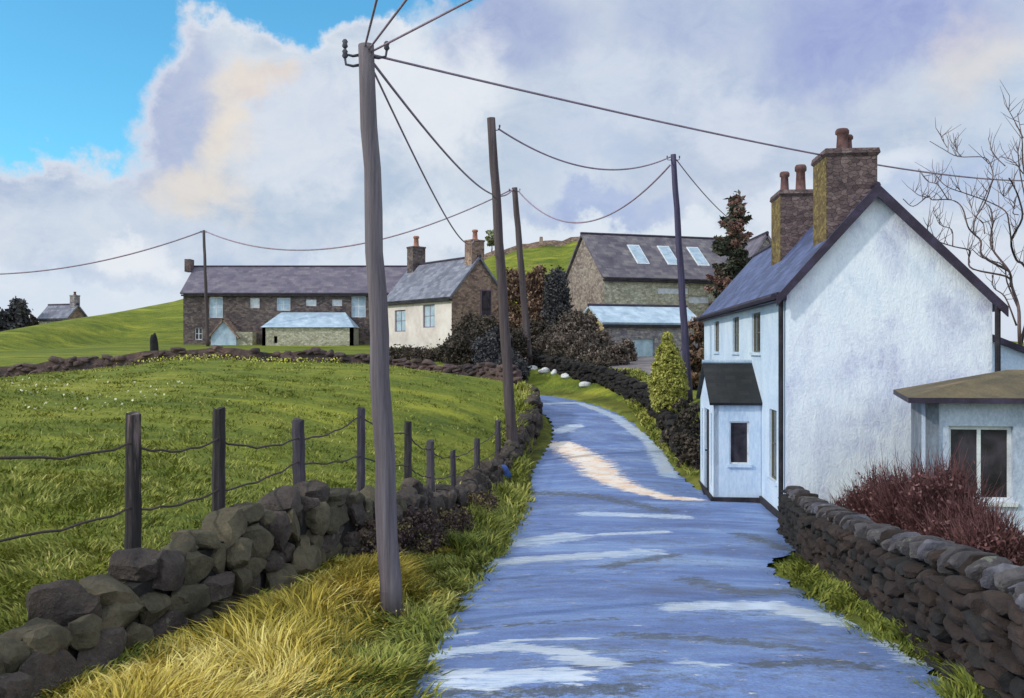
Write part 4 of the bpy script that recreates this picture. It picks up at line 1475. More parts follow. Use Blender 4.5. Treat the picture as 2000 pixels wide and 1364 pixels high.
m.add([E[0], E[1], E[2], E[3], R1, R2], [(0, 1, 5, 4), (1, 2, 5), (2, 3, 4, 5), (3, 0, 4), (3, 2, 1, 0)])
m.build('roof', M['roof_brown'], annex)
m = MB()
lowE = [p - Vector((0, 0, .085)) for p in E]
m.hexa(lowE, [p - Vector((0, 0, .004)) for p in E])
m.build('fascia', M['barge'], annex)

# ------------------------------------------------------------------ farm buildings up the slope
def fwall(root, o, r, n, L, z0, z1, wins, wallmat, framemat, gmat, name='front_wall', th=.3, bars=(1, 1), fw_=.07):
    MB().wall(o, r, n, L, z0, z1, th, [w[:4] for w in wins]).build(name, wallmat, root)
    for w in wins:
        window(root, o, r, n, w[:4], w[5] if len(w) > 5 else framemat, w[4] if len(w) > 4 and w[4] else gmat, bars, .12, fw_)


def gable_house(root, O, al, ac, L, W, z0, ze, zr_, wallm, roofm, wins, framem, glass, gwins=(), gmat=None, ov=.3, end_wall=None):
    """O near corner of the long front; al along the front; ac across (into the house). front normal = -ac"""
    fwall(root, O, (al.x, al.y), (-ac.x, -ac.y), L, z0, ze, wins, wallm, framem, glass)
    B = O + ac * W
    MB().wall(B, (al.x, al.y), (ac.x, ac.y), L, z0, ze, .3).build('rear_wall', gmat or wallm, root)
    for k, e in enumerate((O, O + al * L)):
        s = 1 if k == 0 else -1
        loop = [(0.004, z0), (W - .004, z0), (W - .004, ze - .01), (W / 2, zr_ - .05), (0.004, ze - .01)]
        P_ = [Vector((e.x + ac.x * a, e.y + ac.y * a, z)) for a, z in loop]
        off = al * (.3 * s)
        e0 = al * (-.004 * s)
        gw = MB().hexa([p + e0 for p in P_], [p + off for p in P_]).build('gable_wall', (gmat or wallm) if k == 0 else (end_wall or gmat or wallm), root)
        if k == 0:
            for (a0, a1, zz0, zz1) in gwins:
                mm = MB()
                mm.box(O, (ac.x, ac.y), (-al.x, -al.y), a0, a1, .006, .05, zz0, zz1)
                fr = mm.build('window', framem, root)
                g_ = MB()
                g_.box(O, (ac.x, ac.y), (-al.x, -al.y), a0 + .08, a1 - .08, .045, .058, zz0 + .08, zz1 - .08)
                g_.build('pane', M['glassdark'], fr)
    s = (zr_ - ze) / (W / 2)
    m = MB()
    for a, b in ((-ov, W / 2), (W + ov, W / 2)):
        z_e = ze - ov * s + .15
        p = lambda c, l, z: Vector((O.x + ac.x * c + al.x * l, O.y + ac.y * c + al.y * l, z))
        m.slab([p(a, -.2, z_e), p(a, L + .2, z_e), p(b, L + .2, zr_ + .15), p(b, -.2, zr_ + .15)], .14)
    rf_ = m.build('roof', roofm, root)
    m = MB().tube([p(W / 2, -.22, zr_ + .15), p(W / 2, L + .22, zr_ + .15)], .11, 8)
    m.build('ridge_tile', M['barge'], rf_)
    m = MB()
    m.box(O, (al.x, al.y), (-ac.x, -ac.y), -.1, L + .1, .004, ov + .02, ze - ov * s - .14, ze - ov * s + .0)
    m.build('gutter', M['plinth'], root)
    return rf_


X_, Y_ = Vector((1, 0, 0)), Vector((0, 1, 0))


def along(px, o, al):
    """distance along a wall from o at which it is seen at photo column px"""
    k = (px - 1000) / FPX
    return (k * o.y - o.x) / (al.x - k * al.y)


def win_px(o, al, x0, x1, y0, y1, *rest):
    a0, a1 = sorted((along(x0, o, al), along(x1, o, al)))
    ym = o.y + al.y * (a0 + a1) / 2
    zz = lambda y: EYE - (y - 682) * ym / FPX
    return (a0, a1, zz(y1), zz(y0)) + rest


# long dark farmhouse
fo = at(358, 672, 82)
farm = thing('long_farmhouse', (fo.x + 9, 82, h1(fo.x + 9, 82)), 'long dark stone farmhouse with a grey roof beyond the field wall', 'house')
fo.z = 2.0
wins = [win_px(fo, X_, 408, 435, 580, 621, M['paleblue']), win_px(fo, X_, 488, 507, 582, 602, M['frame']), win_px(fo, X_, 540, 567, 582, 607, M['paleblue']),
        win_px(fo, X_, 597, 618, 585, 598, M['frame']), win_px(fo, X_, 648, 668, 585, 598, M['frame']), win_px(fo, X_, 686, 714, 578, 620, M['paleblue']),
        win_px(fo, X_, 380, 395, 640, 664, M['glassdark'])]
frf = gable_house(farm, fo, X_, Y_, 22, 7, 1.5, 7.55, 10.0, M['stone_dark'], M['slate_farm'], wins, M['frame'], M['glassblue'])
MB().box(at(364, 500, 85), (1, 0), (0, -1), 0, .55, -.5, .5, 9.6, 10.75).build('chimney', M['chimney'], frf)
# stone base of the glazed sun room, and its glass roof
so = at(512, 672, 79)
m = MB().wall(so, (1, 0), (0, -1), 7.8, 1.5, 4.35, .3, [(1.0, 1.3, 3, 3.6)])
m.wall(so, (0, 1), (-1, 0), 2.9, 1.5, 4.35, .3)
m.wall(so + X_ * 7.8, (0, 1), (1, 0), 2.9, 1.5, 4.35, .3)
sun = m.build('sun_room', M['stone_green'], farm)
a, b = so + Vector((-.1, -.2, 0)), so + Vector((7.9, -.2, 0))
a.z = b.z = 4.36
c, d_ = so + Vector((6.6, 2.9, 0)), so + Vector((.9, 2.9, 0))
c.z = d_.z = 5.75
e, f_ = so + Vector((7.9, 2.9, 0)), so + Vector((-.1, 2.9, 0))
e.z = f_.z = 4.36
MB().add([a, b, c, d_, e, f_], [(0, 1, 2, 3), (1, 4, 2), (0, 3, 5), (0, 5, 4, 1), (4, 5, 3, 2)]).build('sun_room_roof', M['paleblue'], sun)
# white gabled porch
po = at(412, 672, 80.4)
m = MB()
m.hexa([Vector((po.x, po.y, 1.5)), Vector((po.x + 2.2, po.y, 1.5)), Vector((po.x + 2.2, po.y, 3.7)), Vector((po.x + 1.1, po.y, 5.0)), Vector((po.x, po.y, 3.7))],
       [Vector((po.x, po.y + 1.59, 1.5)), Vector((po.x + 2.2, po.y + 1.59, 1.5)), Vector((po.x + 2.2, po.y + 1.59, 3.7)), Vector((po.x + 1.1, po.y + 1.59, 5.0)), Vector((po.x, po.y + 1.59, 3.7))])
fpch = m.build('porch', M['paleblue'], farm)
m = MB()
for s in (-1, 1):
    cx = po.x + 1.1
    m.slab([Vector((cx + s * 1.4, po.y - .2, 3.5)), Vector((cx + s * 1.4, po.y + 1.58, 3.5)), Vector((cx, po.y + 1.58, 5.15)), Vector((cx, po.y - .2, 5.15))], .13)
m.build('porch_roof', M['stone_brown'], fpch)
MB().box(at(462, 672, 81), (1, 0), (0, -1), 0, 1.5, -.9, .4, 1.5, 4.0).build('porch_bay', M['stone_green'], farm)

# cream cottage, turned to show its gable
co = at(882, 680, 68)
co.z = 2.2
cot = thing('cream_cottage', (co.x - 1, 71, h1(co.x - 1, 71)), 'small cottage with a cream front, brown stone gable and orange chimney pots, in mid picture', 'house')
cal = Vector((-.6, .8, 0))
cac = Vector((.8, .6, 0))
w1 = win_px(co, cal, 826, 849, 595, 640)
w2 = win_px(co, cal, 771, 792, 606, 648)
wins = [w1, w2]
gable_house(cot, co, cal, cac, 9.75, 4.86, 1.5, 6.55, 9.35, M['cream'], M['slate_cot'], wins, M['framepurple'], M['glassblue'],
            gwins=[(2.6, 3.6, 5.0, 7.0)], gmat=M['stone_brown'])
cc_ = co + cac * 2.43 + cal * .55
chimney(cot, cc_, cac, cal, 1.15, .95, 8.6, 10.75, M['stone_brown'], None, M['potorange'], ((.05, 0, .8, .2),))
cc_ = co + cac * 2.43 + cal * 9.1
chimney(cot, cc_, cac, cal, 1.2, .95, 8.6, 11.0, M['stone_dark'], None, M['potorange'], ((0, 0, .9, .22),))

# barn
bo = at(1180, 640, 66)
bo.z = 2.0
bal = Vector((.954, .3, 0)).normalized()
bac = Vector((-.3, .954, 0)).normalized()
barn = thing('stone_barn', (bo.x + 6, 68, h1(bo.x + 6, 68)), 'big stone barn with three skylights in its dark roof, above the lane bend', 'barn')
brf = gable_house(barn, bo, bal, bac, 15.5, 8, 1.2, 7.75, 11.1, M['stone_green'], M['slate_grey'],
                  [win_px(bo, bal, 1285, 1345, 562, 574, M['frame']), win_px(bo, bal, 1345, 1385, 578, 592, M['frame'])], M['frame'], M['frame'], gmat=M['stone_barn'], end_wall=M['stone_barn'])
s_ = (11.1 - 7.75) / 4.0
for l0 in (3.1, 5.6, 8.1):
    P_ = lambda c, l, up_: Vector((bo.x + bac.x * c + bal.x * l, bo.y + bac.y * c + bal.y * l, 7.75 + s_ * c + .15 + up_))
    m = MB().slab([P_(1.0, l0, .07), P_(1.0, l0 + 1.0, .07), P_(2.9, l0 + 1.0, .07), P_(2.9, l0, .07)], .06)
    sk = m.build('skylight', M['frame'], brf)
    MB().slab([P_(1.08, l0 + .08, .085), P_(1.08, l0 + .92, .085), P_(2.82, l0 + .92, .085), P_(2.82, l0 + .08, .085)], .01).build('pane', M['glassblue'], sk)
# lower outbuilding with a pale roof
lo = at(1180, 640, 57)
lo.z = 1.6
low = thing('pale_roofed_shed', (lo.x + 2.5, 58, h1(lo.x + 2.5, 58)), 'low stone shed with pale blue roof and pale blue door, in front of the barn', 'shed')
gable_house(low, lo, bal, bac, 6.6, 4.2, 1.0, 4.1, 5.15, M['stone_purple'], M['paleblue'],
            [win_px(lo, bal, 1236, 1278, 662, 712, M['paleblue'])], M['paleblue'], M['paleblue'], gmat=M['stone_ochre'], ov=.2)
# gabled roof just seen behind the spruce
ro = at(1452, 560, 60)
back_h = thing('slate_roofed_house', (ro.x + 2, 62, h1(ro.x + 2, 62)), 'grey slate gable peeping out between the spruce and the white house roof', 'house')
gable_house(back_h, Vector((ro.x, 60, 1.5)), Vector((0, 1, 0)), Vector((1, 0, 0)), 7, 3.0, 1.2, 7.6, 9.9, M['stone_purple'], M['slate_farm'], [], M['frame'], M['glassdark'], gmat=M['stone_purple'])

# far cottage on the left hill
ko = at(76, 655, 106)
kz = ko.z
far = thing('hill_cottage', (ko.x + 2, 108, kz), 'tiny faded stone cottage on the left skyline beside dark trees', 'house')
kd = Vector((.93, -.36, 0)).normalized()
kc = Vector((.36, .93, 0)).normalized()
gable_house(far, Vector((ko.x, ko.y, kz)), kd, kc, 4.2, 3.0, kz - 3, kz + 1.9, kz + 3.4, M['stone_green'], M['slate_cot'], [(1.2, 1.8, kz + .7, kz + 1.5)], M['frame'], M['glassdark'], gmat=M['stone_purple'], ov=.15, end_wall=M['stone_brown'])
cc_ = Vector((ko.x, ko.y, 0)) + kd * 3.85 + kc * 1.5
chimney(far, cc_, kc, kd, .8, .7, kz + 3.2, kz + 4.6, M['stone_purple'], None, M['pot'], ((0, 0, .4, .14),))

# ------------------------------------------------------------------ trees, bushes, hedges
def bp(px, py, y, rx, rz, ry=None):
    """ellipsoid seen at a photo pixel: rx, rz in pixels"""
    p = at(px, py, y)
    k = y / FPX
    return (p.x, p.y, p.z, rx * k, (ry or rx * k) if ry else rx * k, rz * k)


# golden conifer by the lane
gb = [bp(1304, 690 - 8, 33, 13, 34), bp(1304, 700, 33, 22, 34), bp(1305, 725, 33, 31, 36), bp(1305, 752, 33, 36, 36), bp(1306, 778, 33, 33, 34)]
bush('golden_conifer', gb, 34000, .055, M['goldtree'], 'golden green teardrop conifer on the bank beyond the white porch', 'tree', seed=41, clump=.1, shell=.85, nclump=1500)
# spruce behind the house roof
rs = np.random.default_rng(44)
sp_base = at(1424, 640, 47)
spz = h1(sp_base.x, sp_base.y)
spr = thing('spruce', (sp_base.x, sp_base.y, spz), 'ragged dark spruce with rusty branch tips behind the blue slate roof', 'tree')
top = at(1438, 388, 47)
trunk = [Vector((sp_base.x, sp_base.y, spz - .1)), Vector((sp_base.x, sp_base.y, spz)).lerp(top, .5), top]
MB().tube(trunk, [.22, .13, .02], 8).build('trunk', M['barkdark'], spr, smooth=True)
Cs, Ts, mb = [], [], MB()
H = top.z - spz
for k in range(150):
    f = rs.uniform(.1, 1) ** .9
    z = spz + H * f
    bx = sp_base.x + (top.x - sp_base.x) * f
    R = (2.3 * (1 - f) ** .75 + .1) * rs.uniform(.4, 1.2)
    if rs.uniform() < .25:
        R *= .6
    a = rs.uniform(0, 6.28)
    n = int(30 + 150 * R)
    t = rs.uniform(.05, 1, n) ** .8
    wv = rs.normal(size=(n, 3)) * np.array([.16, .16, .1]) * (1.15 - t)[:, None] * 1.1
    P = np.stack([bx + math.cos(a) * R * t, sp_base.y + math.sin(a) * R * t, z - .25 * R * t + .4 * R * t ** 3], 1) + wv
    Cs.append(P)
    tone = rs.uniform(0, .5) + (.35 if (math.cos(a) < -.2 or f > .75) and rs.uniform() < .6 else 0)
    Ts.append(np.clip(tone + t * .15 + rs.normal(size=n) * .08, 0, 1))
    mb.tube([Vector((bx, sp_base.y, z)), Vector((bx + math.cos(a) * R * .9, sp_base.y + math.sin(a) * R * .9, z - .1 * R))], [.03, .008], 5)
V, F, tt = leaf_quads(np.concatenate(Cs), .15, rs, np.concatenate(Ts), .3, 2.2)
link_mesh('crown', V, F, M['spruce'], spr, tint=tt)
mb.build('limbs', M['barkdark'], spr)

bush('hedge_bush', [bp(1368, 672, 37, 26, 50), bp(1358, 720, 37, 22, 50)], 4200, .12, M['brownbush'], 'rusty brown bush at the far end of the white house', 'bush', seed=45)
bush('ivy_bush', [bp(1335, 858, 26.5, 15, 60), bp(1341, 905, 26.2, 14, 60), bp(1358, 850, 26.0, 13, 80), bp(1362, 910, 25.6, 12, 60), bp(1330, 815, 27.5, 14, 45)], 5000, .07, M['hedge'], 'dark narrow hedge bush tight against the white porch', 'bush', seed=46)
# low dark hedge along the top of the bank
bush('shrub', [bp(895, 692, 49, 30, 24), bp(915, 690, 49, 44, 40), bp(960, 672, 50, 44, 50), bp(1000, 690, 48.5, 36, 48)], 26000, .085, M['hedge'], 'widest dark brown scrub, filling the dip between the field wall and the cream cottage', 'bush', 'shrubs below the barn', 66)
bush('shrub', [bp(1080, 690, 53, 46, 40), bp(1125, 690, 52, 50, 40), bp(1165, 705, 50, 44, 30)], 20000, .09, M['mixbush'], 'broad grey brown scrub above the white stones on the bank', 'bush', 'shrubs below the barn', 67)
pts = [(1030, 692, 50), (1075, 702, 48.5), (1120, 714, 47), (1165, 726, 45), (1205, 742, 43), (1240, 760, 40.5), (1268, 778, 38.5), (1292, 806, 35.5), (1312, 836, 31.5), (1326, 862, 29)]
bw = thing('bank_wall', at(1200, 745, 42), 'low black stone wall curving down the bank from the scrub to the white porch', 'wall')
bpts = catmull([tuple(ground_at(*q)) for q in ((1030, 710), (1080, 722), (1130, 734), (1180, 749), (1228, 768), (1268, 790), (1298, 820), (1322, 856), (1340, 893))], 6)
core_strip('wall_body', [(p[0], p[1]) for p in bpts], [h1(p[0], p[1]) + .05 * math.sin(i * 1.9) + .6 for i, p in enumerate(bpts)], [h1(p[0], p[1]) - .9 for p in bpts], .24, M['core'], bw)
rsb = np.random.default_rng(17)
VV, FF, nb = [], [], 0
for i in range(len(bpts) - 1):
    for k in range(14):
        p = bpts[i] + (bpts[i + 1] - bpts[i]) * rsb.uniform()
        P, Fc = stone((p[0] - .2 + rsb.normal() * .05, p[1] - .16, h1(p[0], p[1]) + .62 - rsb.uniform(0, .7)), rsb.uniform(.25, .5), .34, rsb.uniform(.15, .28), rsb, .6, rsb.normal() * .2)
        VV.append(P); FF.append(Fc + nb); nb += len(P)
o = link_mesh('stonework', np.concatenate(VV), np.concatenate(FF), M['core'], bw, smooth=True, uv=False, sharp=24)
o['kind'] = 'stuff'
bush('low_hedge', [bp(a, b - 4, y, 30, 15, .6) for a, b, y in pts], 20000, .07, M['hedge'], 'low black hedge curving along the top of the lane bank', 'hedge', seed=47)
# shrubs between cottage and barn
bush('shrub', [bp(1005, 600, 63, 26, 80), bp(1000, 660, 62, 30, 50)], 13000, .13, M['brownbush'], 'tall rusty brown shrub beside the cream cottage gable', 'bush', 'shrubs below the barn', 51)
bush('shrub', [bp(1052, 570, 62, 24, 55), bp(1050, 630, 61.5, 30, 60)], 13000, .13, M['brownbush'], 'rusty brown shrub between the two dark poles and the blue grey conifer', 'bush', 'shrubs below the barn', 52)
bush('blue_conifer', [bp(1087, 572, 60, 21, 50), bp(1087, 610, 60, 24, 60)], 14000, .11, M['bluebush'], 'blue grey oval conifer left of the barn gable', 'tree', None, 53, clump=.2, shell=.7)
bush('shrub', [bp(1130, 655, 55, 44, 46), bp(1100, 670, 56, 40, 40), bp(1165, 680, 54, 34, 36)], 18000, .11, M['mixbush'], 'grey brown leafless scrub in front of the barn gable', 'bush', 'shrubs below the barn', 54)
bush('shrub', [bp(1050, 670, 57, 48, 40), bp(1020, 690, 55, 40, 36)], 17000, .11, M['hedge'], 'black green scrub at the foot of the two dark poles', 'bush', 'shrubs below the barn', 55)
bush('shrub', [bp(1205, 700, 49.5, 24, 30), bp(1180, 716, 48.5, 26, 26), bp(1225, 690, 52, 18, 26)], 11000, .09, M['mixbush'], 'pale grey brown scrub below the pale blue shed door', 'bush', 'shrubs below the barn', 56)
bush('shrub', [bp(905, 690, 52, 46, 40), bp(896, 684, 56, 24, 28), bp(930, 664, 54, 44, 46)], 19000, .1, M['hedge'], 'black scrub under the brown gable of the cream cottage', 'bush', 'shrubs below the barn', 57)
bush('shrub', [bp(962, 696, 46.5, 38, 52), bp(985, 725, 45.5, 36, 44), bp(1012, 735, 45, 22, 34)], 15000, .085, M['bluebush'], 'slate grey rounded bush behind the brown pole', 'bush', 'shrubs below the barn', 58)
bush('shrub', [bp(790, 696, 56, 60, 13), bp(850, 700, 54, 46, 16)], 14000, .09, M['hedge'], 'low black scrub along the foot of the cream front', 'bush', 'shrubs below the barn', 59)
for i, (yy, hh, lb) in enumerate(((11.7, .32, 'dark brown bramble at the wall foot just left of the big grey pole'), (13.3, .4, 'dark brown bramble at the wall foot just right of the big grey pole'),
                                  (15.4, .36, 'third dark bramble up the lane along the wall foot'), (18.2, .34, 'farthest dark bramble along the wall foot before the blue sack'))):
    xx = float(wall_x(yy)) + .42
    zz = h1(xx, yy)
    bush('bramble', [(xx, yy, zz + hh * .5, .3, .55, hh), (xx + .12, yy + .7, zz + hh * .4, .28, .5, hh * .8)], 5200, .03, M['bramble'], lb, 'bush', 'brambles along the wall foot', 120 + i, clump=.3)
# far left trees and hedges
bush('far_tree', [bp(38, 620, 105, 17, 44), bp(36, 660, 105, 22, 40)], 5000, .3, M['bluebush'], 'dark pointed tree left of the tiny hill cottage', 'tree', 'trees on the left skyline', 61, clump=.25)
bush('far_tree', [bp(8, 650, 104, 24, 44), bp(0, 670, 104, 26, 40)], 4500, .3, M['bluebush'], 'dark rounded tree at the left edge of the skyline', 'tree', 'trees on the left skyline', 62, clump=.25)
bush('far_tree', [bp(62, 640, 108, 12, 26)], 2000, .26, M['mixbush'], 'small brown tree touching the tiny hill cottage', 'tree', 'trees on the left skyline', 63)
hb = []
for i in range(13):
    x = -55 + i * 1.55
    y = 118
    z = h1(x, y)
    hb.append((x, y, z + .1, 1.2, .8, .6))
bush('skyline_hedge', hb, 5200, .22, M['hedge'], 'ragged dark hedge along the skyline of the left green hill', 'hedge', None, 64)
bush('far_tree', [bp(960, 466, 112, 9, 15)], 900, .3, M['olive'], 'tiny pale round tree behind the near cottage chimney', 'tree', 'trees on the left skyline', 65)
# wall along the ridge of the right hill
rx = np.arange(-8, 11, 1.0)
rid = thing('hilltop_wall', (2, 111, h1(2, 111)), 'thin brown wall along the top of the green hill behind the barn', 'wall')
core_strip('wall_body', [(x, 111 + .2 * math.sin(x)) for x in rx], [h1(x, 111) + .55 + .08 * math.sin(x * 3) for x in rx], [h1(x, 111) - .8 for x in rx], .3, M['stone_brown'], rid)
MB().hexa([at(1057, 480, 110) + Vector((a, b, 0)) for a, b in ((-.25, -.2), (.25, -.2), (.25, .2), (-.25, .2))],
          [at(1057, 463, 110) + Vector((a, b, 0)) for a, b in ((-.18, -.15), (.18, -.15), (.18, .15), (-.18, .15))]).build('gatepost', M['stone_brown'], rid)
# standing stone by the field wall
sp = at(302, 690, 44)
P, Fc = stone((sp.x, sp.y, h1(sp.x, sp.y) + .9), .38, .3, 2.0, np.random.default_rng(3), 0, .05, 3, 4)
P[:, 2] += at(302, 650, 44).z - P[:, 2].max()
o = link_mesh('standing_stone', P, Fc, M['bluebush'] if False else M['rubble_dark'], None, loc=(sp.x, sp.y, h1(sp.x, sp.y)), smooth=True, uv=False)
tag(o, 'narrow upright grey stone post by the field wall left of the long farmhouse', 'post')
# white stones along the bank
for i, (px, py, w, h_, lb) in enumerate(((1040, 714, 20, 8, 'leftmost small white stone at the foot of the low black bank wall'), (1063, 717, 24, 10, 'second white stone from the left on the lane bank, the largest'),
                                         (1082, 720, 14, 9, 'small white stone just right of the largest one on the bank'), (1106, 727, 22, 10, 'fourth white stone along the bank, standing alone'),
                                         (1143, 741, 26, 9, 'rightmost flat white stone on the lane bank'))):
    p = ground_at(px, py + 7)
    y = p.y - .35
    p = Vector((p.x * y / p.y, y, 0))
    p.z = h1(p.x, p.y) + h_ * y / FPX * .3
    k = y / FPX
    P, Fc = stone((p.x, p.y, p.z), w * k, w * k * .7, h_ * k * 1.3, np.random.default_rng(70 + i), 0, 0, 2.4, 4)
    o = link_mesh('white_stone', P, Fc, M['whitestone'], None, loc=(p.x, p.y, p.z), smooth=True, uv=False)
    tag(o, lb, 'stone', 'white stones on the bank')
# blue sack against the wall
p = at(975, 928, 23.5)
P, Fc = stone((p.x + .1, p.y, h1(p.x + .1, p.y) + .18), .42, .35, .5, np.random.default_rng(9), .4, .3, 2.2, 3)
o = link_mesh('blue_sack', P, Fc, M['sack'], None, loc=(p.x, p.y, h1(p.x, p.y)), smooth=True, uv=False)
tag(o, 'small dark blue sack lying against the boulder wall before the bend', 'sack')

# drive up to the shed
dv, df = [], []
for i in range(13):
    t = i / 12
    y = 41 + 15.5 * t
    cx, wd = 6.2 + 1.0 * t, 2.2 - .4 * t
    for k in range(5):
        x = cx + wd * (k / 4 - .5) * 1.6
        dv.append((x, y, h1(x, y) + .05))
for i in range(12):
    for k in range(4):
        df.append((i * 5 + k, i * 5 + k + 1, (i + 1) * 5 + k + 1, (i + 1) * 5 + k))
tag(link_mesh('drive', dv, np.array(df), M['drive'], smooth=True, uv=False), kind='structure')

# twiggy maroon shrub behind the garden wall: each a thing
def twig_shrub(pos, n, hgt, spread, seed, label):
    rs = np.random.default_rng(seed)
    root = thing('twiggy_shrub', pos, label, 'bush', 'maroon shrubs behind the garden wall')
    V, F, T, nb = [], [], [], 0
    for k in range(n):
        a = rs.uniform(0, 6.28)
        e = rs.uniform(.0, 1) ** .7 * spread
        tip = np.array([pos[0] + math.cos(a) * e, pos[1] + math.sin(a) * e * .9, pos[2] + hgt * rs.uniform(.45, 1.0) * (1 - .35 * (e / spread) ** 2)])
        b0 = np.array([pos[0], pos[1], pos[2]]) + rs.normal(size=3) * np.array([.2, .2, 0]) * spread
        m1 = b0 * .45 + tip * .55 + rs.normal(size=3) * .06
        t0 = rs.uniform(0, 1)
        segs = [(b0, m1, tip, .008)]
        for q in range(4):
            s0 = m1 * (1 - q / 5) + tip * (q / 5)
            e0 = s0 + (tip - b0) * rs.uniform(.15, .35) + rs.normal(size=3) * .09
            segs.append((s0, (s0 + e0) / 2 + rs.normal(size=3) * .02, e0, .0045))
        for (p, m_, e_, r) in segs:
            for side in (np.array([1, 0, 0]), np.array([0, 1, 0])):
                V += [p - side * r, p + side * r, m_ - side * r * .8, m_ + side * r * .8, e_ - side * r * .3, e_ + side * r * .3]
                F += [(nb, nb + 1, nb + 3, nb + 2), (nb + 2, nb + 3, nb + 5, nb + 4)]
                T += [t0] * 6
                nb += 6
    link_mesh('twigs', np.array(V), np.array(F), M['maroon'], root, tint=T)
    C, tint = blob_points([(pos[0], pos[1], pos[2] + hgt * .42, spread * .8, spread * .8, hgt * .42)], int(n * 7), rs, .3, None, .2)
    V, F, tt = leaf_quads(C, .035, rs, tint)
    link_mesh('buds', V, F, M['maroon'], root, tint=tt)


for i, (px, y, hh, sprd, lb) in enumerate(((1672, 15.2, .75, .45, 'lowest maroon twiggy shrub, nearest the white gable'), (1730, 14.4, 1.15, .6, 'taller maroon shrub second from the white gable'),
                                           (1785, 13.4, 1.2, .6, 'maroon shrub against the corner of the grey outbuilding'), (1850, 12.3, 1.2, .55, 'maroon shrub under the left edge of the outbuilding window'),
                                           (1885, 11.0, .75, .5, 'low maroon shrub below the outbuilding window'), (1935, 10.2, .7, .45, 'rightmost maroon shrub tight behind the coping stones'))):
    x = (px - 1000) * y / FPX
    twig_shrub((x, y, h1(x, y) - .02), 420, hh + .3, sprd * 1.15, 80 + i, lb)

# bare tree on the right
def cpx(cx, cy, y):
    return at(1300 + cx * .3665, 200 + cy * .3665, y)


BR = [([(1890, 1700), (1890, 1400), (1885, 1220), (1880, 1090), (1845, 980), (1830, 900), (1740, 780), (1735, 700), (1745, 640), (1735, 570)], 13, 2.5, 0),
      ([(1840, 985), (1820, 930), (1640, 890), (1615, 840), (1620, 790), (1540, 770), (1450, 740), (1400, 690), (1396, 655)], 6, 2.2, -.8),
      ([(1830, 900), (1690, 820), (1680, 740), (1640, 700), (1610, 660), (1580, 560), (1520, 520), (1420, 520), (1400, 500), (1320, 555), (1265, 515)], 6, 2, .6),
      ([(1400, 508), (1350, 495), (1318, 472)], 3, 1.6, .6),
      ([(1640, 690), (1650, 620), (1700, 540), (1740, 420), (1740, 360), (1700, 295), (1560, 290), (1480, 250), (1408, 208)], 4.5, 1.8, 1.2),
      ([(1570, 288), (1545, 240), (1532, 165)], 2.5, 1.3, 1.2), ([(1500, 240), (1475, 200), (1462, 168)], 2.5, 1.3, 1.2),
      ([(1890, 1300), (1960, 1000), (1910, 870), (1870, 840), (1842, 740), (1900, 620), (1885, 520), (1852, 440), (1830, 405)], 9, 3, -1.4),
      ([(1842, 740), (1830, 650), (1810, 580), (1720, 530), (1610, 490), (1500, 450), (1440, 390), (1430, 370)], 4.5, 1.6, -1.4),
      ([(1505, 520), (1450, 440), (1395, 420), (1345, 355)], 3, 1.5, .5),
      ([(1870, 1190), (1810, 1040), (1750, 990), (1740, 920)], 5, 2, .4), ([(1880, 1100), (1820, 960), (1800, 870), (1690, 830), (1630, 780)], 5, 2, .2),
      ([(1700, 700), (1690, 640), (1640, 600), (1618, 510)], 3, 1.4, .8), ([(1530, 770), (1525, 680), (1460, 650), (1425, 560)], 3, 1.4, -.8),
      ([(1740, 420), (1660, 590)], 2.4, 1.4, 1.2), ([(1745, 780), (1740, 690), (1735, 575)], 3, 1.4, 0),
      ([(1905, 380), (1850, 310), (1780, 290)], 3, 1.6, 0), ([(1810, 340), (1750, 280), (1720, 195)], 3, 1.6, .5), ([(1905, 190), (1860, 100), (1820, 28)], 3.5, 1.5, .3),
      ([(1960, 700), (1905, 330), (1900, 200), (1875, 60)], 6, 1.6, .3), ([(1960, 720), (1890, 380), (1880, 280), (1870, 215)], 4, 1.5, -.4),
      ([(1850, 440), (1800, 500), (1760, 400)], 3, 1.4, -1.4), ([(1880, 600), (1850, 590), (1860, 540), (1800, 500)], 2.6, 1.4, -1),
      ([(1960, 1000), (2050, 800), (2110, 500), (2080, 300), (2150, 100)], 8, 2, -1), ([(2050, 800), (2200, 650), (2260, 400)], 6, 2, 1), ([(2110, 500), (2000, 350), (1985, 200)], 4, 1.5, -.5)]
tp = at(1300 + 1890 * .3665, 760, 27)
tree = thing('bare_tree', (tp.x, tp.y, h1(tp.x, tp.y)), 'bare winter tree with crooked brown branches behind the right of the white house', 'tree')
for i, (pts, w0, w1_, dy) in enumerate(BR):
    n = len(pts)
    P_ = []
    for k, (a, b) in enumerate(pts):
        P_.append(cpx(a, b, 27 + dy * k / max(1, n - 1) + (.35 * math.sin(k * 2.1 + i) if 0 < k else 0)))
    P_ = [Vector(p) for p in catmull([tuple(p) for p in P_], 4)]
    if i == 0:
        P_ = [Vector((P_[0].x, P_[0].y, h1(P_[0].x, P_[0].y) - .2))] + P_
    nn = len(P_)
    rad = [(w0 + (w1_ - w0) * (k / (nn - 1)) ** .7) * 27 / FPX * .38 for k in range(nn)]
    MB().tube(P_, rad, 7).build('trunk' if i == 0 else 'branch', M['barkdark'] if i in (7,) else M['bark'], tree, smooth=True)

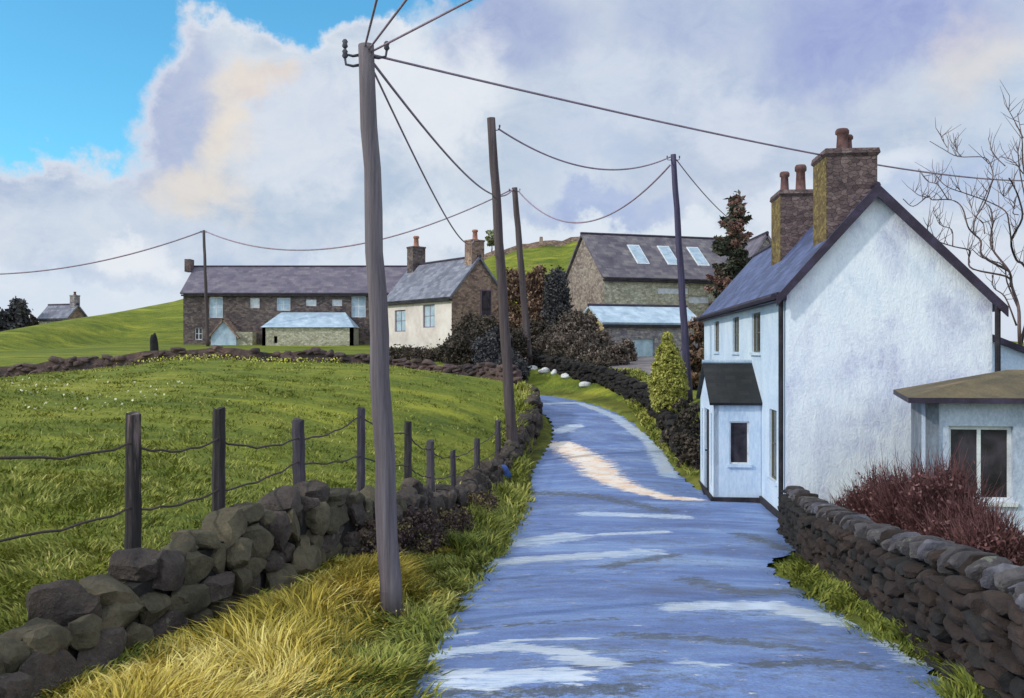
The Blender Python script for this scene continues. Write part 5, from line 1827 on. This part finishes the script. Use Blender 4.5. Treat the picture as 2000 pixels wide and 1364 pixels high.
twr = np.random.default_rng(91)
tw = MB()
for i, (pts, w0, w1_, dy) in enumerate(BR):
    if i == 0:
        pts = pts[3:]
    for k in range(len(pts) * 2):
        u = twr.uniform(.25, 1) * (len(pts) - 1)
        j = min(int(u), len(pts) - 2)
        f = u - j
        p = cpx(pts[j][0] * (1 - f) + pts[j + 1][0] * f, pts[j][1] * (1 - f) + pts[j + 1][1] * f, 27 + dy * u / max(1, len(pts) - 1))
        a = twr.uniform(.3, 2.84)
        L_ = twr.uniform(.25, .8)
        dv_ = Vector((math.cos(a) * .8, twr.normal() * .3, math.sin(a)))
        q = p + dv_ * L_ * .5 + Vector(twr.normal(size=3) * .05)
        tw.tube([p, q, q + (dv_ + Vector((twr.normal() * .3, 0, .25))) * L_ * .5], [.011, .008, .004], 4, cap=False)
tw.build('twigs', M['bark'], tree)['kind'] = 'stuff'

# ------------------------------------------------------------------ camera
cam = bpy.data.cameras.new('camera')
cam.sensor_width = 36
cam.lens = 36 * FPX / 2000
cam.clip_end = 2000
co_ = bpy.data.objects.new('camera', cam)
COL.objects.link(co_)
co_.location = (0, 0, EYE)
co_.rotation_euler = (math.radians(90), 0, 0)
scene.camera = co_

# ------------------------------------------------------------------ light
sun_el, sun_az = math.radians(33), math.radians(-112)     # azimuth from +Y towards +X: low on the left, a little behind
sdir = Vector((math.sin(sun_az) * math.cos(sun_el), math.cos(sun_az) * math.cos(sun_el), math.sin(sun_el)))
L = bpy.data.lights.new('sun', 'SUN')
L.energy = 2.2
L.angle = math.radians(2.5)
L.color = (1, .95, .86)
lo_ = bpy.data.objects.new('sun', L)
COL.objects.link(lo_)
lo_.location = (-30, -20, 40)
lo_.rotation_euler = (-sdir).to_track_quat('-Z', 'Y').to_euler()

w = bpy.data.worlds.new('World')
scene.world = w
w.use_nodes = True
nt = w.node_tree
nt.nodes.clear()
t = NT(nt)
out = t.n('ShaderNodeOutputWorld')
sky = t.n('ShaderNodeTexSky', sky_type='NISHITA')
sky.sun_disc = False
sky.sun_elevation = sun_el
sky.sun_rotation = sun_az
gen = t.n('ShaderNodeTexCoord').outputs['Generated']
sep = t.n('ShaderNodeSeparateXYZ')
t.set(sep.inputs[0], gen)
dx, dy, dz = sep.outputs
az = t.m('ARCTAN2', dx, dy)
el = t.m('ARCSINE', dz)
# warp for ragged cloud edges
wn = t.n('ShaderNodeTexNoise')
t.set(wn.inputs['Vector'], gen)
wn.inputs['Scale'].default_value = 5
wn.inputs['Detail'].default_value = 7
wn.inputs['Roughness'].default_value = .62
ws = t.n('ShaderNodeSeparateColor')
t.set(ws.inputs[0], wn.outputs['Color'])
az2 = t.m('ADD', az, t.m('MULTIPLY', t.m('SUBTRACT', ws.outputs[0], .5), .22))
el2 = t.m('ADD', el, t.m('MULTIPLY', t.m('SUBTRACT', ws.outputs[1], .5), .22))


stretch = t.mapv(gen, (1, 1, 2.0))
n1 = t.noise(stretch, 4.0, 8, .62, .5)
n2 = t.noise(t.mapv(gen, (1.2, 1.2, 2.0)), 9.0, 7, .66, .6)
n3 = t.noise(t.mapv(gen, (1, 1, 1.3), (0, .5, 0)), 26.0, 6, .7, .8)


def reach(px, py, sx, sy):
    """1 at the middle of a patch of sky, 0 on its rim, negative outside"""
    u, v = (px - 1000) / FPX, (682 - py) / FPX
    a0 = math.atan(u)
    e0 = math.atan2(v, math.hypot(1, u))
    a = t.m('DIVIDE', t.m('SUBTRACT', az2, a0), sx / FPX)
    e = t.m('DIVIDE', t.m('SUBTRACT', el2, e0), sy / FPX)
    return t.m('SUBTRACT', 1.0, t.m('SQRT', t.m('ADD', t.m('MULTIPLY', a, a), t.m('MULTIPLY', e, e))))


rag = t.m('ADD', t.m('MULTIPLY', t.m('SUBTRACT', n2, .5), 1.1), t.m('MULTIPLY', t.m('SUBTRACT', n3, .5), .7))
ccol = t.ramp(t.m('ADD', t.m('MULTIPLY', n1, .7), t.m('MULTIPLY', n2, .3)),
              [(.34, S(184, 199, 224)), (.46, S(200, 213, 231)), (.56, S(214, 225, 238)), (.7, S(230, 237, 245))])
LAYERS = [((1480, 120, 620, 260), (188, 201, 226), .7, .8), ((1000, 60, 170, 160), (166, 179, 218), .85, .7), ((1690, 70, 270, 120), (160, 173, 220), .9, .6),
          ((1330, 50, 150, 90), (176, 190, 224), .6, .7), ((1210, 190, 170, 90), (216, 226, 241), .6, .7), ((1430, 205, 140, 70), (222, 230, 243), .6, .7),
          ((1150, 290, 170, 60), (196, 210, 234), .6, .6), ((1350, 320, 160, 70), (188, 202, 226), .6, .8), ((1190, 375, 230, 42), (166, 184, 226), .7, .7),
          ((1150, 452, 520, 62), (230, 239, 249), .85, .4), ((620, 400, 420, 55), (190, 207, 227), .75, .7), ((970, 320, 190, 90), (190, 207, 227), .7, .7),
          ((840, 215, 160, 210), (236, 241, 248), .85, .7), ((610, 265, 190, 140), (224, 231, 243), .75, .6), ((330, 205, 150, 180), (178, 190, 222), .8, .7),
          ((460, 245, 75, 130), (243, 230, 212), .7, .9), ((530, 172, 100, 38), (238, 220, 204), .6, .8), ((385, 350, 120, 60), (240, 228, 212), .7, .8),
          ((200, 420, 360, 110), (216, 226, 240), .6, .8), ((285, 470, 90, 56), (240, 244, 250), .8, .5), ((110, 580, 420, 90), (226, 236, 248), .8, .6),
          ((170, 520, 200, 34), (188, 204, 230), .5, .8), ((480, 475, 110, 40), (186, 202, 230), .55, .8), ((600, 510, 300, 40), (224, 234, 247), .7, .6),
          ((1890, 150, 110, 120), (234, 226, 220), .5, .8), ((1960, 280, 170, 80), (190, 208, 232), .6, .8), ((1870, 385, 240, 66), (180, 199, 232), .7, .7),
          ((1600, 345, 260, 60), (228, 236, 248), .7, .6), ((1960, 580, 220, 150), (224, 232, 245), .85, .6)]
for (p_, c_, k_, w_) in LAYERS:
    ccol = t.mix(t.m('MULTIPLY', t.sstep(t.m('ADD', reach(*p_), t.m('MULTIPLY', rag, .5)), .0, w_), k_), ccol, S(*c_))
ccol = t.mix(.5, ccol, t.mix(t.sstep(t.m('ADD', t.m('MULTIPLY', n3, .5), t.m('MULTIPLY', n2, .5)), .36, .64), (.4, .41, .43, 1), (.6, .6, .59, 1)), 'OVERLAY')
# openings of blue between the cloud heads
vb = t.m('MAXIMUM', t.m('MAXIMUM', reach(0, 40, 340, 290), reach(520, -40, 360, 145)), t.m('MAXIMUM', reach(850, -40, 120, 80), reach(-200, 150, 420, 180)))
vc = t.m('MAXIMUM', t.m('MAXIMUM', reach(440, 228, 190, 165), reach(720, 185, 105, 115)), reach(60, 420, 500, 130))
bl = t.m('ADD', t.m('SUBTRACT', t.m('MINIMUM', vb, .5), t.m('MULTIPLY', t.m('MAXIMUM', vc, -.12), 1.4)), t.m('MULTIPLY', rag, .32))
rim = t.m('MULTIPLY', t.sstep(bl, -.32, .05), t.sstep(vb, -.1, .1))
ccol = t.mix(t.m('MULTIPLY', rim, .55), ccol, S(236, 240, 248))
# broken cloud over the rest of the sky, behind and overhead
rest = t.m('MULTIPLY', t.sstep(t.noise(gen, 2.2, 6, .6, .3), .52, .62), t.sstep(dy, .45, .2))
blue = t.m('MAXIMUM', t.sstep(bl, -.08, .34), t.m('MULTIPLY', rest, .8))
bg1 = t.n('ShaderNodeBackground')
skyc = t.mix(1.0, sky.outputs[0], (.62, 1.45, 1.66, 1), 'MULTIPLY')
t.set(bg1.inputs[0], skyc)
bg1.inputs[1].default_value = .13
bg2 = t.n('ShaderNodeBackground')
t.set(bg2.inputs[0], ccol)
t.set(bg2.inputs[1], t.m('MULTIPLY_ADD', t.sstep(dy, .3, -.4), .75, .95))  # clouds behind the camera brightened as added fill for camera-facing sides
mx = t.n('ShaderNodeMixShader')
t.set(mx.inputs[0], blue)
nt.links.new(bg2.outputs[0], mx.inputs[1])
nt.links.new(bg1.outputs[0], mx.inputs[2])
nt.links.new(mx.outputs[0], out.inputs[0])

scene.view_settings.view_transform = 'Standard'
scene.view_settings.look = 'None'
scene.view_settings.exposure = 0.0
scene.view_settings.gamma = 1.0
scene.cycles.max_bounces = 6
